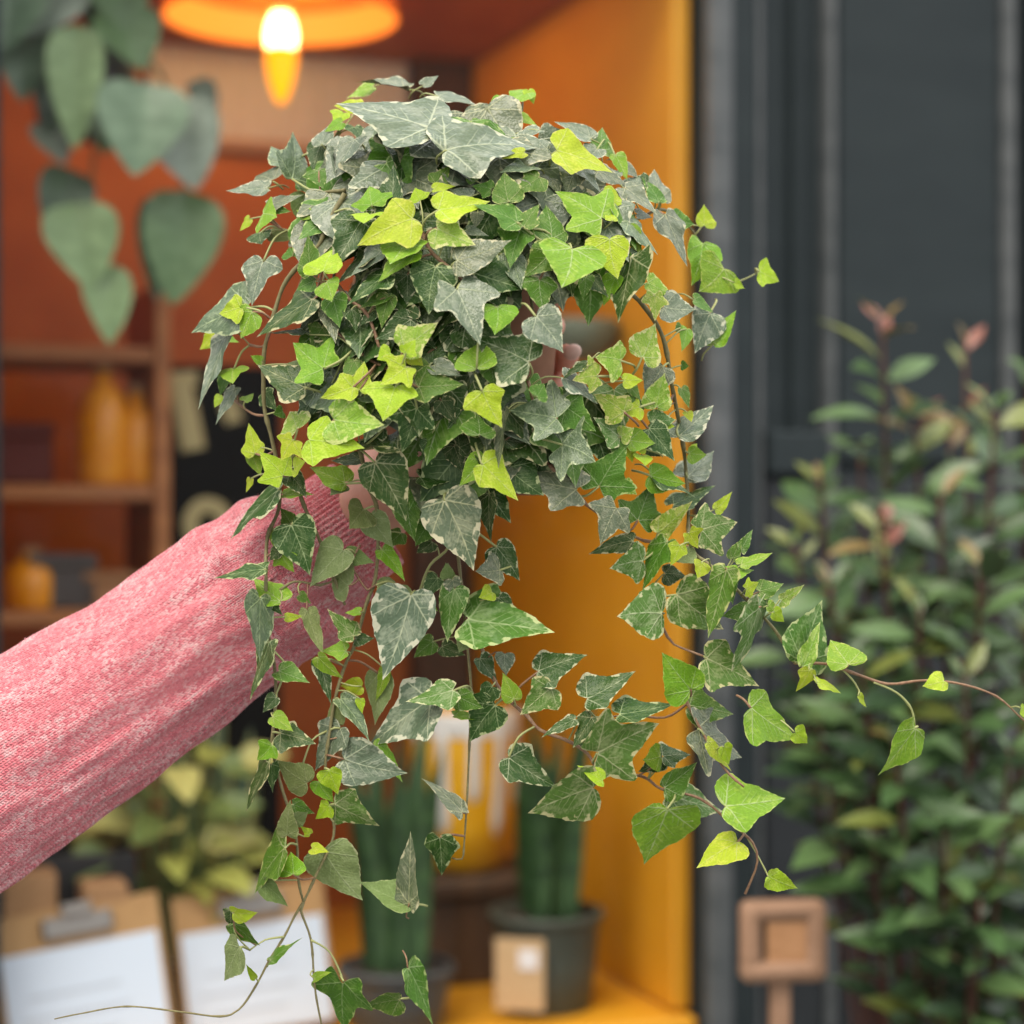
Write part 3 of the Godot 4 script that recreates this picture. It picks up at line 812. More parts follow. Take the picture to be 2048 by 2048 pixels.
func build_window_things() -> void:
	# pendant lamp
	var lamp_at := shop_at(562, 70, 0.45)
	var lamp := thing("pendant_lamp", "glowing teardrop bulb hanging under a wide orange lampshade", "pendant lamp", lamp_at, YAW)
	var shade_m := mat("lampshade_orange", lin(0.85, 0.42, 0.12), 0.6)
	shade_m.backlight_enabled = true
	shade_m.backlight = Color(0.9, 0.7, 0.4)
	var r := 0.172
	part("lampshade", lathe([Vector2(r, 0.022), Vector2(r * 0.99, 0.030), Vector2(r * 0.93, 0.075), Vector2(r * 0.75, 0.125), Vector2(r * 0.45, 0.16), Vector2(0.022, 0.172), Vector2(0.022, 0.169), Vector2(r * 0.44, 0.157), Vector2(r * 0.74, 0.122), Vector2(r * 0.92, 0.072), Vector2(r * 0.98, 0.028), Vector2(r, 0.022)], 48), shade_m, lamp)
	part("lamp_holder", lathe([Vector2(0, 0.030), Vector2(0.014, 0.030), Vector2(0.018, 0.036), Vector2(0.020, 0.16), Vector2(0.012, 0.20), Vector2(0, 0.20)], 20), mat("brass", lin(0.4, 0.22, 0.07), 0.4), lamp)
	part("cord", tube(PackedVector3Array([Vector3(0, 0.195, 0), Vector3(0, HEAD - lamp_at.y + 0.001, 0)]), PackedFloat32Array([0.003, 0.003])), mat("black_cord", lin(0.02, 0.02, 0.02), 0.7), lamp)
	var glow := mat("bulb_glow", Color(1, 0.92, 0.75), 0.3)
	glow.emission_enabled = true
	glow.emission = Color(1.0, 0.86, 0.55)
	glow.emission_energy_multiplier = 5.0
	var bulb := part("bulb", lathe([Vector2(0, -0.032), Vector2(0.012, -0.031), Vector2(0.0205, -0.020), Vector2(0.0225, 0.0), Vector2(0.019, 0.018), Vector2(0.013, 0.030), Vector2(0, 0.0302)], 24), glow, lamp)
	var amber := mat("amber_bulb_glass", Color(1.0, 0.55, 0.08), 0.15)
	amber.emission_enabled = true
	amber.emission = Color(1.0, 0.60, 0.03)
	amber.emission_energy_multiplier = 0.85
	part("bulb_tip", lathe([Vector2(0, -0.102), Vector2(0.008, -0.096), Vector2(0.0175, -0.070), Vector2(0.022, -0.045), Vector2(0.0235, -0.026), Vector2(0.021, -0.0205)], 24), amber, bulb)
	var light := OmniLight3D.new()
	light.name = "bulb_light"
	light.light_color = Color(1.0, 0.74, 0.42)
	light.light_energy = 0.03
	light.light_size = 0.02
	light.omni_range = 4.0
	light.omni_attenuation = 2.0
	light.shadow_enabled = true
	lamp.add_child(light)

	# added pale sheet behind the lamp; its pleats paint reflections in the glass
	var glass_reflection := thing("pleated_reflection", "added pale pleated sheet standing in for reflections in the window glass, behind the lamp", "glass_reflection", shop(0, 0, 0), YAW)
	var u0 := shop_u(300, 0.83)
	var u1 := shop_u(832, 0.83)
	var y_low := shop_at(560, 285, 0.83).y
	var rows := []
	for y in [y_low, (y_low + HEAD) / 2.0, HEAD - 0.004]:
		var row := PackedVector3Array()
		for i in 121:
			var t := i / 120.0
			row.append(Vector3(lerpf(u0, u1, t), y, -0.84 + (0.010 if t > 0.6 else 0.004) * sin(t * TAU * 16.0)))
		rows.append(row)
	var st := grid(rows, [], false)
	st.generate_normals()
	part("cloth", st.commit(), grain("blind_cloth", lin(0.60, 0.61, 0.68), lin(0.68, 0.69, 0.76), Vector2(8, 8), 0.2, 0.85), glass_reflection)  # pale tone stands for the reflection in the window glass
	part("bottom_bar", block(u1 - u0, 0.02, 0.022, 0.004), mat("reflection_bar", lin(0.4, 0.25, 0.2), 0.6), glass_reflection, Vector3((u0 + u1) / 2, y_low - 0.009, -0.84))

	# shelf on the back wall with jars and boxes
	var shelf_w := 0.36
	var wood := grain("shelf_wood", lin(0.34, 0.13, 0.04), lin(0.46, 0.19, 0.06), Vector2(2, 12), 0.5, 0.6, 0.04)
	var shelf := thing("wooden_shelf", "orange-brown wooden shelf unit at the back of the window", "shelf", shop(0, 0, 0), YAW)
	var s0 := shop_u(-90, shelf_w)
	var s1 := shop_u(310, shelf_w)
	var levels := []
	for py in [705.0, 985.0, 1235.0]:
		var y := shop_at(180, py, shelf_w).y
		levels.append(y)
		part("board", block(s1 - s0, 0.022, 0.24, 0.003), wood, shelf, Vector3((s0 + s1) / 2, y, -shelf_w - 0.125))
	for u in [s0 - 0.0115, s1 + 0.0115]:
		part("upright", block(0.022, levels[0] - SILL + 0.1, 0.244, 0.003), wood, shelf, Vector3(u, (levels[0] + SILL + 0.1) / 2 + 0.001, -shelf_w - 0.125))
	var amber_jar := grain("amber_glaze", lin(0.74, 0.25, 0.010), lin(0.84, 0.36, 0.02), Vector2(4, 4), 0.1, 0.25)
	for j in [[205, 0.036, 0.165, 1, "tall amber bottle on the middle shelf"], [272, 0.030, 0.135, 1, "shorter amber bottle beside the tall one"], [60, 0.036, 0.08, 2, "round amber jar on the lowest shelf"]]:
		var y: float = levels[j[3]] + 0.011
		var o := thing("amber_bottle", j[4], "bottle", Vector3(shop_at(j[0], 900, shelf_w + 0.05).x, y, shop_at(j[0], 900, shelf_w + 0.05).z), YAW, "amber bottles on the shelf")
		var jr: float = j[1]
		var jh: float = j[2]
		part("bottle_body", lathe([Vector2(0, 0), Vector2(jr * 0.9, 0), Vector2(jr, 0.006), Vector2(jr, jh * 0.6), Vector2(jr * 0.8, jh * 0.75), Vector2(jr * 0.38, jh * 0.84), Vector2(jr * 0.36, jh * 0.97), Vector2(0, jh * 0.97)], 24), amber_jar, o)
		part("stopper", lathe([Vector2(jr * 0.42, jh * 0.965), Vector2(jr * 0.44, jh * 1.05), Vector2(0, jh * 1.06)], 16), mat("cork", lin(0.3, 0.18, 0.09), 0.8), o)
	for c in [[45, 0.075, 0.085, 1, lin(0.10, 0.016, 0.010), "dark red box on the middle shelf"], [120, 0.09, 0.075, 2, lin(0.075, 0.065, 0.062), "dark grey box on the lowest shelf"], [215, 0.075, 0.05, 2, lin(0.32, 0.15, 0.06), "low brown box beside the dark grey box"]]:
		var q := shop_at(c[0], 900, shelf_w + 0.06)
		var o := thing("gift_box", c[5], "box", Vector3(q.x, levels[c[3]] + 0.0112, q.z), YAW, "boxes on the shelf")
		part("box_body", block(c[1], c[2] * 0.74, 0.07, 0.003), mat("box_%d" % c[0], c[4], 0.7), o, Vector3(0, c[2] * 0.37, 0))
		part("box_lid", block(c[1] + 0.004, c[2] * 0.26, 0.074, 0.003), mat("box_%d" % c[0], c[4], 0.7), o, Vector3(0, c[2] * 0.87, 0))

	# black board with cream lettering
	var bw := 0.42
	var b0 := shop_at(330, 730, bw)
	var b1 := shop_at(560, 1100, bw)
	var board := thing("lettered_board", "black board with large cream letters standing on the sill", "sign", Vector3((b0.x + b1.x) / 2, SILL + 0.001, (b0.z + b1.z) / 2), YAW)
	var bwide := (b1 - b0).dot(U)
	part("board", block(bwide, b0.y - SILL, 0.016, 0.003), mat("black_paint", lin(0.005, 0.0045, 0.004), 0.8, 0.2), board, Vector3(0, (b0.y - SILL) / 2, 0))
	var cream := mat("cream_paint", lin(0.42, 0.36, 0.17), 0.7)
	var stroke := func(pts: Array, wide: float) -> void:
		var w3: Array = []
		for q in pts:
			var g := shop_at(q[0], q[1], bw - 0.012)
			w3.append(Vector3((g - board.position).dot(U), g.y - board.position.y, 0.010))
		var path := curve(w3, 0.006)
		var rad := PackedFloat32Array()
		for i in path.size():
			rad.append(wide)
		var o := part("letter", tube(path, rad, 8), cream, board)
		o.scale = Vector3(1, 1, 0.3)
		o.position.z = 0.006
	stroke.call([[318, 762], [360, 758], [396, 756]], 0.011)
	stroke.call([[358, 762], [372, 820], [388, 900]], 0.019)
	stroke.call([[455, 800], [470, 845]], 0.014)
	stroke.call([[388, 1080], [382, 1040], [405, 1012], [440, 1020], [452, 1060]], 0.012)

	# clipboards
	clipboard(14, 352, 1836, 0.06, "clipboard with white paper, nearest the left edge of the window", 0.11)
	clipboard(366, 672, 1800, 0.11, "clipboard with white paper between the other clipboard and the potted snake plant", 0.075)

	# pots along the sill
	var green_pot := grain("green_grey_glaze", lin(0.050, 0.060, 0.046), lin(0.066, 0.076, 0.058), Vector2(4, 4), 0.2, 0.55)
	var blade := strap_material("snake_leaf_dark", lin(0.020, 0.052, 0.016), lin(0.045, 0.10, 0.03), lin(0.05, 0.11, 0.03), 0.06)
	var rp := shop_at(1092, 1024, 0.11)
	var right := snake_plant(Vector3(rp.x, SILL, rp.z), "snake plant in a grey-green pot with a kraft paper tag", 0.076, 0.132, green_pot, blade, fan(13, 0.035, 0.20, 0.34, 0.034))
	part("tag", block(0.066, 0.095, 0.002, 0.0006), grain("kraft_paper", lin(0.50, 0.33, 0.17), lin(0.58, 0.40, 0.22), Vector2(9, 9), 0.1, 0.9), right, Vector3(-0.062, 0.062, 0.062), Vector3(0, -0.55, 0))
	part("tag_label", block(0.026, 0.026, 0.001, 0.0003), mat("tag_white", lin(0.75, 0.72, 0.72), 0.8), right, Vector3(-0.0528, 0.083, 0.0702), Vector3(0, -0.55, 0))
	var lp := shop_at(793, 1024, 0.085)
	snake_plant(Vector3(lp.x, SILL, lp.z), "snake plant in a low slate pot beside the clipboards", 0.074, 0.082, grain("slate_glaze", lin(0.040, 0.046, 0.048), lin(0.055, 0.06, 0.062), Vector2(4, 4), 0.2, 0.5), blade, fan(14, 0.040, 0.20, 0.36, 0.034))
	var striped := strap_material("snake_leaf_striped", lin(0.03, 0.075, 0.05), lin(0.09, 0.16, 0.11), lin(0.48, 0.47, 0.17), 0.34)
	var gp := shop_at(425, 1024, 0.33)
	snake_plant(Vector3(gp.x, SILL, gp.z), "snake plant with yellow-edged leaves behind the clipboards", 0.07, 0.10, mat("dark_pot", lin(0.02, 0.02, 0.02), 0.5), striped, fan(12, 0.045, 0.20, 0.33, 0.045))

	# yellow pot with white drips, on a block of dark wood
	var yp := shop_at(925, 1024, 0.32)
	var y_base := shop_at(925, 1735, 0.32).y
	var stand := thing("wooden_stand", "dark brown wooden block under the yellow and white vase", "stand", Vector3(yp.x, SILL, yp.z), YAW)
	part("block", block(0.20, y_base - SILL - 0.03, 0.13, 0.006), grain("dark_wood", Color.BLACK, Color.BLACK, Vector2.ONE, 1.0), stand, Vector3(0, (y_base - SILL - 0.03) / 2 + 0.0005, 0))
	part("top_board", block(0.24, 0.028, 0.16, 0.006), grain("dark_wood", Color.BLACK, Color.BLACK, Vector2.ONE, 1.0), stand, Vector3(0, y_base - SILL - 0.015, 0))
	var vase := thing("vase", "yellow vase with white dripping glaze", "vase", Vector3(yp.x, y_base, yp.z), YAW)
	var vh := shop_at(925, 1420, 0.32).y - y_base
	part("vase_body", lathe([Vector2(0, 0), Vector2(0.045, 0), Vector2(0.062, 0.012), Vector2(0.072, vh * 0.3), Vector2(0.078, vh * 0.7), Vector2(0.080, vh * 0.97), Vector2(0.079, vh), Vector2(0.075, vh), Vector2(0.073, vh * 0.9), Vector2(0.05, 0.02), Vector2(0, 0.016)], 40), grain("yellow_glaze", lin(0.72, 0.36, 0.008), lin(0.80, 0.43, 0.012), Vector2(4, 4), 0.2, 0.35), vase)
	var white := mat("white_glaze", lin(0.66, 0.65, 0.62), 0.35)
	part("white_rim", lathe([Vector2(0.0805, vh * 0.86), Vector2(0.0815, vh * 0.9), Vector2(0.082, vh * 0.99), Vector2(0.080, vh * 1.005), Vector2(0.074, vh * 1.004)], 40), white, vase)
	for d in [[-1.25, 0.5], [-0.72, 0.22], [-0.12, 0.42], [0.42, 0.2], [1.0, 0.36], [1.5, 0.5]]:
		var pts := PackedVector3Array()
		var rad := PackedFloat32Array()
		for i in 12:
			var t := i / 11.0
			var y := lerpf(vh * d[1], vh * 0.9, t)
			var rr := lerpf(0.066, 0.0775, y / vh)
			pts.append(Vector3(sin(d[0]) * rr, y, cos(d[0]) * rr))
			rad.append(0.013 * sqrt(clampf(t * 6.0 + 0.05, 0, 1)))
		var o := part("white_drip", tube(pts, rad, 10), white, vase)
		o.position = Vector3(-sin(d[0]), 0, -cos(d[0])) * 0.006

	# brown boxes, a black crate and a leafy plant behind the clipboards
	var card := grain("brown_card", lin(0.30, 0.16, 0.07), lin(0.38, 0.21, 0.10), Vector2(6, 6), 0.2, 0.85)
	for c in [[55, 1745, 0.15, 0.105, 0.060, "taller brown cardboard box behind the left clipboard"], [205, 1765, 0.20, 0.10, 0.05, "narrow brown cardboard box behind the left clipboard's clip"]]:
		var q := shop_at(c[0], c[1], c[3])
		var o := thing("cardboard_box", c[5], "box", Vector3(q.x, SILL, q.z), YAW, "cardboard boxes behind the clipboards")
		var hgt := q.y - SILL
		part("box_body", block(c[4], hgt, 0.05, 0.002), card, o, Vector3(0, hgt / 2 + 0.0005, 0))
		part("box_lid", block(c[4] + 0.004, hgt * 0.25, 0.054, 0.002), card, o, Vector3(0, hgt * 0.885, 0))
	var cq := shop_at(95, 1690, 0.24)
	var crate := thing("black_crate", "black crate behind the left clipboard", "crate", Vector3(cq.x, SILL, cq.z), YAW)
	var ch := cq.y - SILL
	var black := mat("black_plastic", lin(0.010, 0.010, 0.011), 0.5)
	for side in [[0, 0.088, 0.20, 0.012], [0, -0.088, 0.20, 0.012], [0.094, 0, 0.012, 0.162], [-0.094, 0, 0.012, 0.162]]:
		part("crate_wall", block(side[2], ch, side[3], 0.003), black, crate, Vector3(side[0], ch / 2 + 0.0005, side[1]))
	part("crate_floor", block(0.17, 0.01, 0.16, 0.002), black, crate, Vector3(0, 0.0055, 0))
	# low leafy plant with yellow-green leaves
	var fq := shop_at(338, 1720, 0.22)
	var leafy := thing("leafy_plant", "bushy plant with yellow-green leaves beside the black crate, behind the clipboards", "potted plant", Vector3(fq.x, SILL, fq.z), YAW)
	part("pot", lathe(pot_profile(0.05, 0.065, 0.09), 28), mat("dark_pot", Color.BLACK), leafy)
	part("soil", lathe([Vector2(0.058, 0.08), Vector2(0, 0.085)], 24), mat("soil", Color.BLACK), leafy)
	var limes := [mat("leafy_lime", lin(0.30, 0.32, 0.07), 0.5), mat("leafy_yellow", lin(0.40, 0.38, 0.12), 0.5), mat("leafy_green", lin(0.12, 0.17, 0.045), 0.5)]
	for i in 46:
		var a := rng.randf() * TAU
		var lift := rng.randf_range(0.08, 0.27)
		var out := Vector3(cos(a), 0, sin(a))
		var foot := Vector3(out.x * 0.02, 0.08, out.z * 0.02)
		var joint := out * rng.randf_range(0.03, 0.11) + Vector3(0, 0.07 + lift, 0)
		var line := curve([foot, foot.lerp(joint, 0.5) + Vector3(0, 0.03, 0), joint], 0.02)
		var rad := PackedFloat32Array()
		for k in line.size():
			rad.append(0.0015)
		part("stem", tube(line, rad, 5), limes[2], leafy)
		var x := (out + Vector3(0, rng.randf_range(-0.5, 0.3), 0)).normalized()
		var up := Vector3(rng.randf() - 0.5, 0.7, 0.7)
		up = (up - x * up.dot(x)).normalized()
		part("leaf", ovate_leaf(rng.randf_range(0.05, 0.08), rng.randf_range(0.034, 0.05)), limes[i % 3], leafy).transform = Transform3D(Basis(x, up.cross(x), up), joint)
	# a wall planter on the orange reveal
	var wq := shop_at(1150, 648, 0.20)
	var planter := thing("wall_planter", "grey-green bowl planter fixed to the orange wall beside the hand", "planter", Vector3(wq.x, wq.y, wq.z), YAW)
	part("bowl", lathe([Vector2(0, -0.055), Vector2(0.03, -0.052), Vector2(0.055, -0.03), Vector2(0.064, 0.0), Vector2(0.062, 0.004), Vector2(0.058, 0.0), Vector2(0.05, -0.026), Vector2(0, -0.047)], 32), mat("sage_glaze", lin(0.13, 0.15, 0.10), 0.5), planter)
	part("bracket", block((shop(-0.03, 0, 0) - wq).dot(U) - 0.055, 0.014, 0.03, 0.003), black, planter, Vector3(((shop(-0.03, 0, 0) - wq).dot(U) + 0.055) / 2, -0.012, 0))

func ovate_leaf(long: float, wide: float) -> ArrayMesh:
	var rows := []
	for r in 15:
		var t := r / 14.0
		var w := wide * 0.5 * pow(sin(PI * pow(t, 0.62)), 0.75) + 0.0005
		var row := PackedVector3Array()
		for k in 9:
			var c := (k - 4) / 4.0
			row.append(Vector3((t - 0.10 * (1.0 - t) * absf(c)) * long, -c * w, absf(c) * w * 0.28 - t * t * long * 0.15 + 0.03 * w * sin(t * 9.0) * c * c))
		rows.append(row)
	var st := grid(rows, [], false)
	st.generate_normals()
	return st.commit()

func build_pothos() -> void:
	var c := shop_at(165, 70, 0.20)
	var t := thing("hanging_pothos", "trailing heart-leaved plant hanging in a dark grey pot", "hanging plant", c, YAW)
	part("pot", lathe(pot_profile(0.055, 0.072, 0.11), 32), mat("pothos_pot", lin(0.055, 0.05, 0.055), 0.6), t, Vector3(0, -0.13, 0))
	part("soil", lathe([Vector2(0.064, 0), Vector2(0, 0.006)], 24), mat("soil", Color.BLACK), t, Vector3(0, -0.035, 0))
	for a in [0.3, 2.4, 4.5]:
		part("cord", tube(PackedVector3Array([Vector3(cos(a) * 0.07, -0.03, sin(a) * 0.07), Vector3(0, HEAD - c.y + 0.001, 0)]), PackedFloat32Array([0.0015, 0.0015]), 5), mat("jute", lin(0.3, 0.22, 0.13), 0.9), t)
	# stalk end, tip, breadth
	var greens := [["pothos_pale", lin(0.13, 0.22, 0.12)], ["pothos_green", lin(0.08, 0.16, 0.05)], ["pothos_dark", lin(0.035, 0.075, 0.03)], ["pothos_light", lin(0.17, 0.28, 0.10)], ["pothos_grey", lin(0.21, 0.27, 0.20)]]
	var list := [[150, 70, 150, 285, 120, 3, 0.10], [290, 180, 270, 340, 190, 0, 0.08], [345, 215, 395, 370, 170, 4, 0.10], [235, 30, 290, 130, 150, 1, 0.12], [60, 10, 40, 190, 150, 0, 0.14], [140, 350, 105, 470, 120, 2, 0.14],
		[150, 420, 185, 570, 160, 3, 0.12], [370, 400, 350, 600, 170, 1, 0.12], [320, 410, 320, 590, 110, 2, 0.13], [205, 540, 225, 680, 110, 3, 0.12], [110, 150, 105, 260, 100, 2, 0.16], [200, 190, 215, 300, 110, 1, 0.15],
		[120, -40, 60, 60, 150, 4, 0.12], [220, -60, 260, 60, 140, 1, 0.13], [30, -60, 10, 90, 160, 0, 0.10], [90, 250, 130, 320, 90, 4, 0.15], [180, -30, 200, 60, 130, 2, 0.15], [395, 165, 430, 230, 60, 4, 0.2]]
	for l in list:
		var a := shop_at(l[0], l[1], l[6])
		var b := shop_at(l[2], l[3], l[6] - 0.03)
		var g: Array = greens[l[5]]
		var m := grain(g[0], (g[1] as Color).darkened(0.16), (g[1] as Color).lightened(0.12), Vector2(5, 7), 0.16, 0.40)
		m.backlight_enabled = true
		m.backlight = Color(0.25, 0.25, 0.15)
		var mid := (b - a)
		var long := mid.length()
		var x := mid / long
		var n := (-V + Vector3(rng.randf_range(-0.3, 0.3), 0.35, rng.randf_range(-0.2, 0.2)))
		n = (n - x * n.dot(x)).normalized()
		var o := part("leaf", ovate_leaf(long, l[4] * PER_PIXEL * (EYE.z - a.z) * 0.95), m, t)
		o.transform = Transform3D(Basis(Vector3.UP, -YAW), Vector3.ZERO) * Transform3D(Basis(x, n.cross(x), n), a - c)
	for path in [[[165, 20], [215, 60], [235, 130], [290, 180]], [[170, 10], [190, 200], [185, 340], [160, 420], [205, 540]], [[180, 20], [300, 120], [345, 215], [370, 400]]]:
		var pts := []
		for q in path:
			pts.append((shop_at(q[0], q[1], 0.14) - c).rotated(Vector3.UP, -YAW))
		var line := curve(pts, 0.02)
		var rad := PackedFloat32Array()
		for i in line.size():
			rad.append(0.0025)
		part("stem", tube(line, rad, 6), mat("pothos_stem", lin(0.07, 0.12, 0.04), 0.6), t)

# ------------------------------------------------------------------ outside: shrub and wooden sign
func build_outside_things() -> void:
	# leathery leaf, folded along its midrib
	var shapes := []
	for v in 3:
		var rows := []
		for r in 6:
			var t := r / 5.0
			var w := sin(PI * pow(t, 0.85)) * (0.165 + 0.02 * v) + 0.004
			var row := PackedVector3Array()
			for c in [-1.0, 0.0, 1.0]:
				row.append(Vector3(t, c * w, absf(c) * w * 0.4 - t * t * (0.06 + 0.05 * v)))
			rows.append(row)
		var st := grid(rows, [], false)
		st.generate_normals()
		shapes.append(st.commit())
	var tones := []
	for c in [["shrub_green", 0.062, 0.122, 0.042], ["shrub_mid", 0.100, 0.175, 0.062], ["shrub_dark", 0.032, 0.064, 0.028], ["shrub_olive", 0.16, 0.19, 0.045], ["shrub_red", 0.24, 0.085, 0.060], ["shrub_bronze", 0.20, 0.14, 0.05]]:
		var m := mat(c[0], lin(c[1], c[2], c[3]), 0.30)
		m.backlight_enabled = true
		m.backlight = Color(0.12, 0.12, 0.08)
		tones.append(m)
	var root := at(1900, 1024, -1.12)
	var shrub := thing("photinia_shrub", "leafy evergreen shrub with red young shoots in front of the dark pilaster", "shrub", Vector3(root.x, 0, root.z))
	var stem_m := mat("shrub_stem", lin(0.09, 0.035, 0.024), 0.7)
	# shoot tips: photograph place and depth
	var tips := [[1765, 640, -1.0, 1], [1930, 700, -1.08, 1], [1640, 960, -0.98, 0], [1590, 1090, -0.95, 0], [1720, 900, -1.08, 0], [1830, 830, -1.0, 1], [1990, 820, -0.95, 0], [2060, 740, -1.1, 0], [2100, 950, -1.0, 0],
		[1880, 990, -0.90, 0], [1760, 1060, -0.90, 1], [1660, 1170, -0.88, 0], [1960, 1130, -0.86, 0], [1840, 1210, -0.84, 0], [1585, 1290, -0.95, 0], [1720, 1330, -0.84, 0], [2060, 1250, -0.88, 0], [1930, 1350, -0.82, 0],
		[1640, 1450, -0.90, 0], [1790, 1480, -0.82, 0], [2020, 1500, -0.82, 0], [1740, 1590, -0.86, 0], [1890, 1640, -0.82, 0], [2080, 1700, -0.85, 0], [1850, 1760, -0.86, 0], [1960, 1800, -0.82, 0], [1940, 1930, -0.84, 0], [2070, 1950, -0.84, 0],
		[1800, 1130, -1.1, 0], [1900, 1450, -1.1, 0], [1700, 1250, -1.12, 0], [2000, 1050, -1.15, 0], [1650, 1380, -1.1, 0], [2000, 1650, -1.1, 0], [1850, 1650, -1.1, 0], [1740, 1480, -1.12, 0], [1900, 860, -1.15, 0], [2150, 1150, -1.05, 0], [2180, 1450, -1.0, 0], [2200, 1750, -1.0, 0]]
	var leaves := []
	for q in tips:
		var tip := at(q[0], q[1], q[2])
		var foot := Vector3(root.x + rng.randf_range(-0.05, 0.05), 0.0, root.z + rng.randf_range(-0.05, 0.05))
		var mid := foot.lerp(tip, 0.6) + Vector3((tip.x - root.x) * 0.05, 0.1, 0.02)
		var line := curve([foot, mid, tip], 0.03)
		var rad := PackedFloat32Array()
		for i in line.size():
			rad.append(lerpf(0.007, 0.0022, float(i) / line.size()))
		var local := PackedVector3Array()
		for i in line:
			local.append(i - shrub.position)
		part("stem", tube(local, rad, 5), stem_m, shrub)
		var n := 20 if q[2] > -1.05 else 10
		for k in n:
			var back := pow(float(k) / n, 1.2) * 0.40
			var i := clampi(line.size() - 1 - int(back / 0.03), 2, line.size() - 1)
			var dir := (line[i] - line[i - 1]).normalized()
			var a: float = k * 2.4 + q[0]
			var side := dir.cross(Vector3(cos(a), 0.1, sin(a))).normalized()
			var x := (side + dir * (0.55 if k > 3 else 1.1) + Vector3(0, rng.randf_range(-0.5, 0.3), 0)).normalized()
			var up := (Vector3(rng.randf_range(-0.5, 0.5), 1.0, 0.75 + rng.randf_range(-0.5, 0.6)))
			up = (up - x * up.dot(x)).normalized()
			var long := rng.randf_range(0.055, 0.088) * (0.5 if k < 4 else 1.0)
			var tone := rng.randi_range(0, 2)
			if q[3] == 1 and k < 6:
				tone = [4, 5, 3][k % 3]
			elif k < 3:
				tone = [3, 1, 5][rng.randi_range(0, 2)] if rng.randf() < 0.5 else 1
			elif rng.randf() < 0.05:
				tone = 3
			var p := line[i] + side * 0.004
			leaves.append([p.z - 0.5 * back, shapes[(k + int(q[0])) % 3], tones[tone], Transform3D(Basis(x, up.cross(x), up) * long, p - shrub.position)])
	leaves.sort_custom(func(a, b): return a[0] > b[0])
	var rest := {}
	for i in leaves.size():
		var l: Array = leaves[i]
		if i < 300:
			part("leaf", l[1], l[2], shrub).transform = l[3]
		else:
			if not rest.has(l[2]):
				rest[l[2]] = SurfaceTool.new()
			rest[l[2]].append_from(l[1], 0, l[3])
	var joined := ArrayMesh.new()
	for m in rest:
		rest[m].commit(joined)
		joined.surface_set_material(joined.get_surface_count() - 1, m)
	part("inner_foliage", joined, null, shrub).set_meta("kind", "stuff")

	# wooden plant sign on a stake
	var sz := -0.86
	var s0 := at(1478, 1800, sz)
	var s1 := at(1652, 1962, sz)
	var mid := (s0 + s1) / 2
	var sign_post := thing("wooden_sign", "small square wooden sign with rounded corners on a stake by the shrub", "sign", Vector3(mid.x, 0, mid.z), 0.12)
	var sw := (s1.x - s0.x) / 2
	var sh := (s0.y - s1.y) / 2
	var outer := PackedVector2Array()
	var inner := PackedVector2Array()
	for k in 4:
		for j in 6:
			var a := PI / 2 * k + PI / 2 * j / 5.0
			var cx := 1.0 if k == 0 or k == 3 else -1.0
			var cy := 1.0 if k < 2 else -1.0
			outer.append(Vector2(cx * (sw - 0.010) + 0.010 * cos(a), cy * (sh - 0.010) + 0.010 * sin(a)))
			inner.append(Vector2(cx * (sw - 0.024) + 0.003 * cos(a), cy * (sh - 0.024) + 0.003 * sin(a)))
	var rows := []
	for ring in [[inner, -0.006], [outer, -0.006], [outer, 0.006], [inner, 0.006], [inner, -0.006]]:
		var row := PackedVector3Array()
		for q in ring[0]:
			row.append(Vector3(q.x, q.y, ring[1]))
		row.reverse()
		rows.append(row)
	var st := grid(rows, [], true)
	st.set_smooth_group(-1)
	st.deindex()
	st.generate_normals()
	var oak := grain("sign_wood", lin(0.26, 0.145, 0.085), lin(0.36, 0.21, 0.13), Vector2(3, 12), 0.15, 0.7, 0.05)
	part("frame", st.commit(), oak, sign_post, Vector3(0, mid.y, 0))
	part("backing", block((sw - 0.018) * 2, (sh - 0.018) * 2, 0.003, 0.001), mat("sign_backing", lin(0.06, 0.035, 0.022), 0.8), sign_post, Vector3(0, mid.y, -0.003))
	part("plaque", block(0.043, 0.046, 0.004, 0.001), grain("plaque_wood", lin(0.34, 0.165, 0.07), lin(0.42, 0.215, 0.10), Vector2(3, 10), 0.12, 0.7), sign_post, Vector3(0.004, mid.y, 0.002))
	part("stake", block(0.022, s1.y + 0.012 + 0.02, 0.010, 0.002), oak, sign_post, Vector3(0.0, (s1.y + 0.012 - 0.02) / 2, -0.0115))

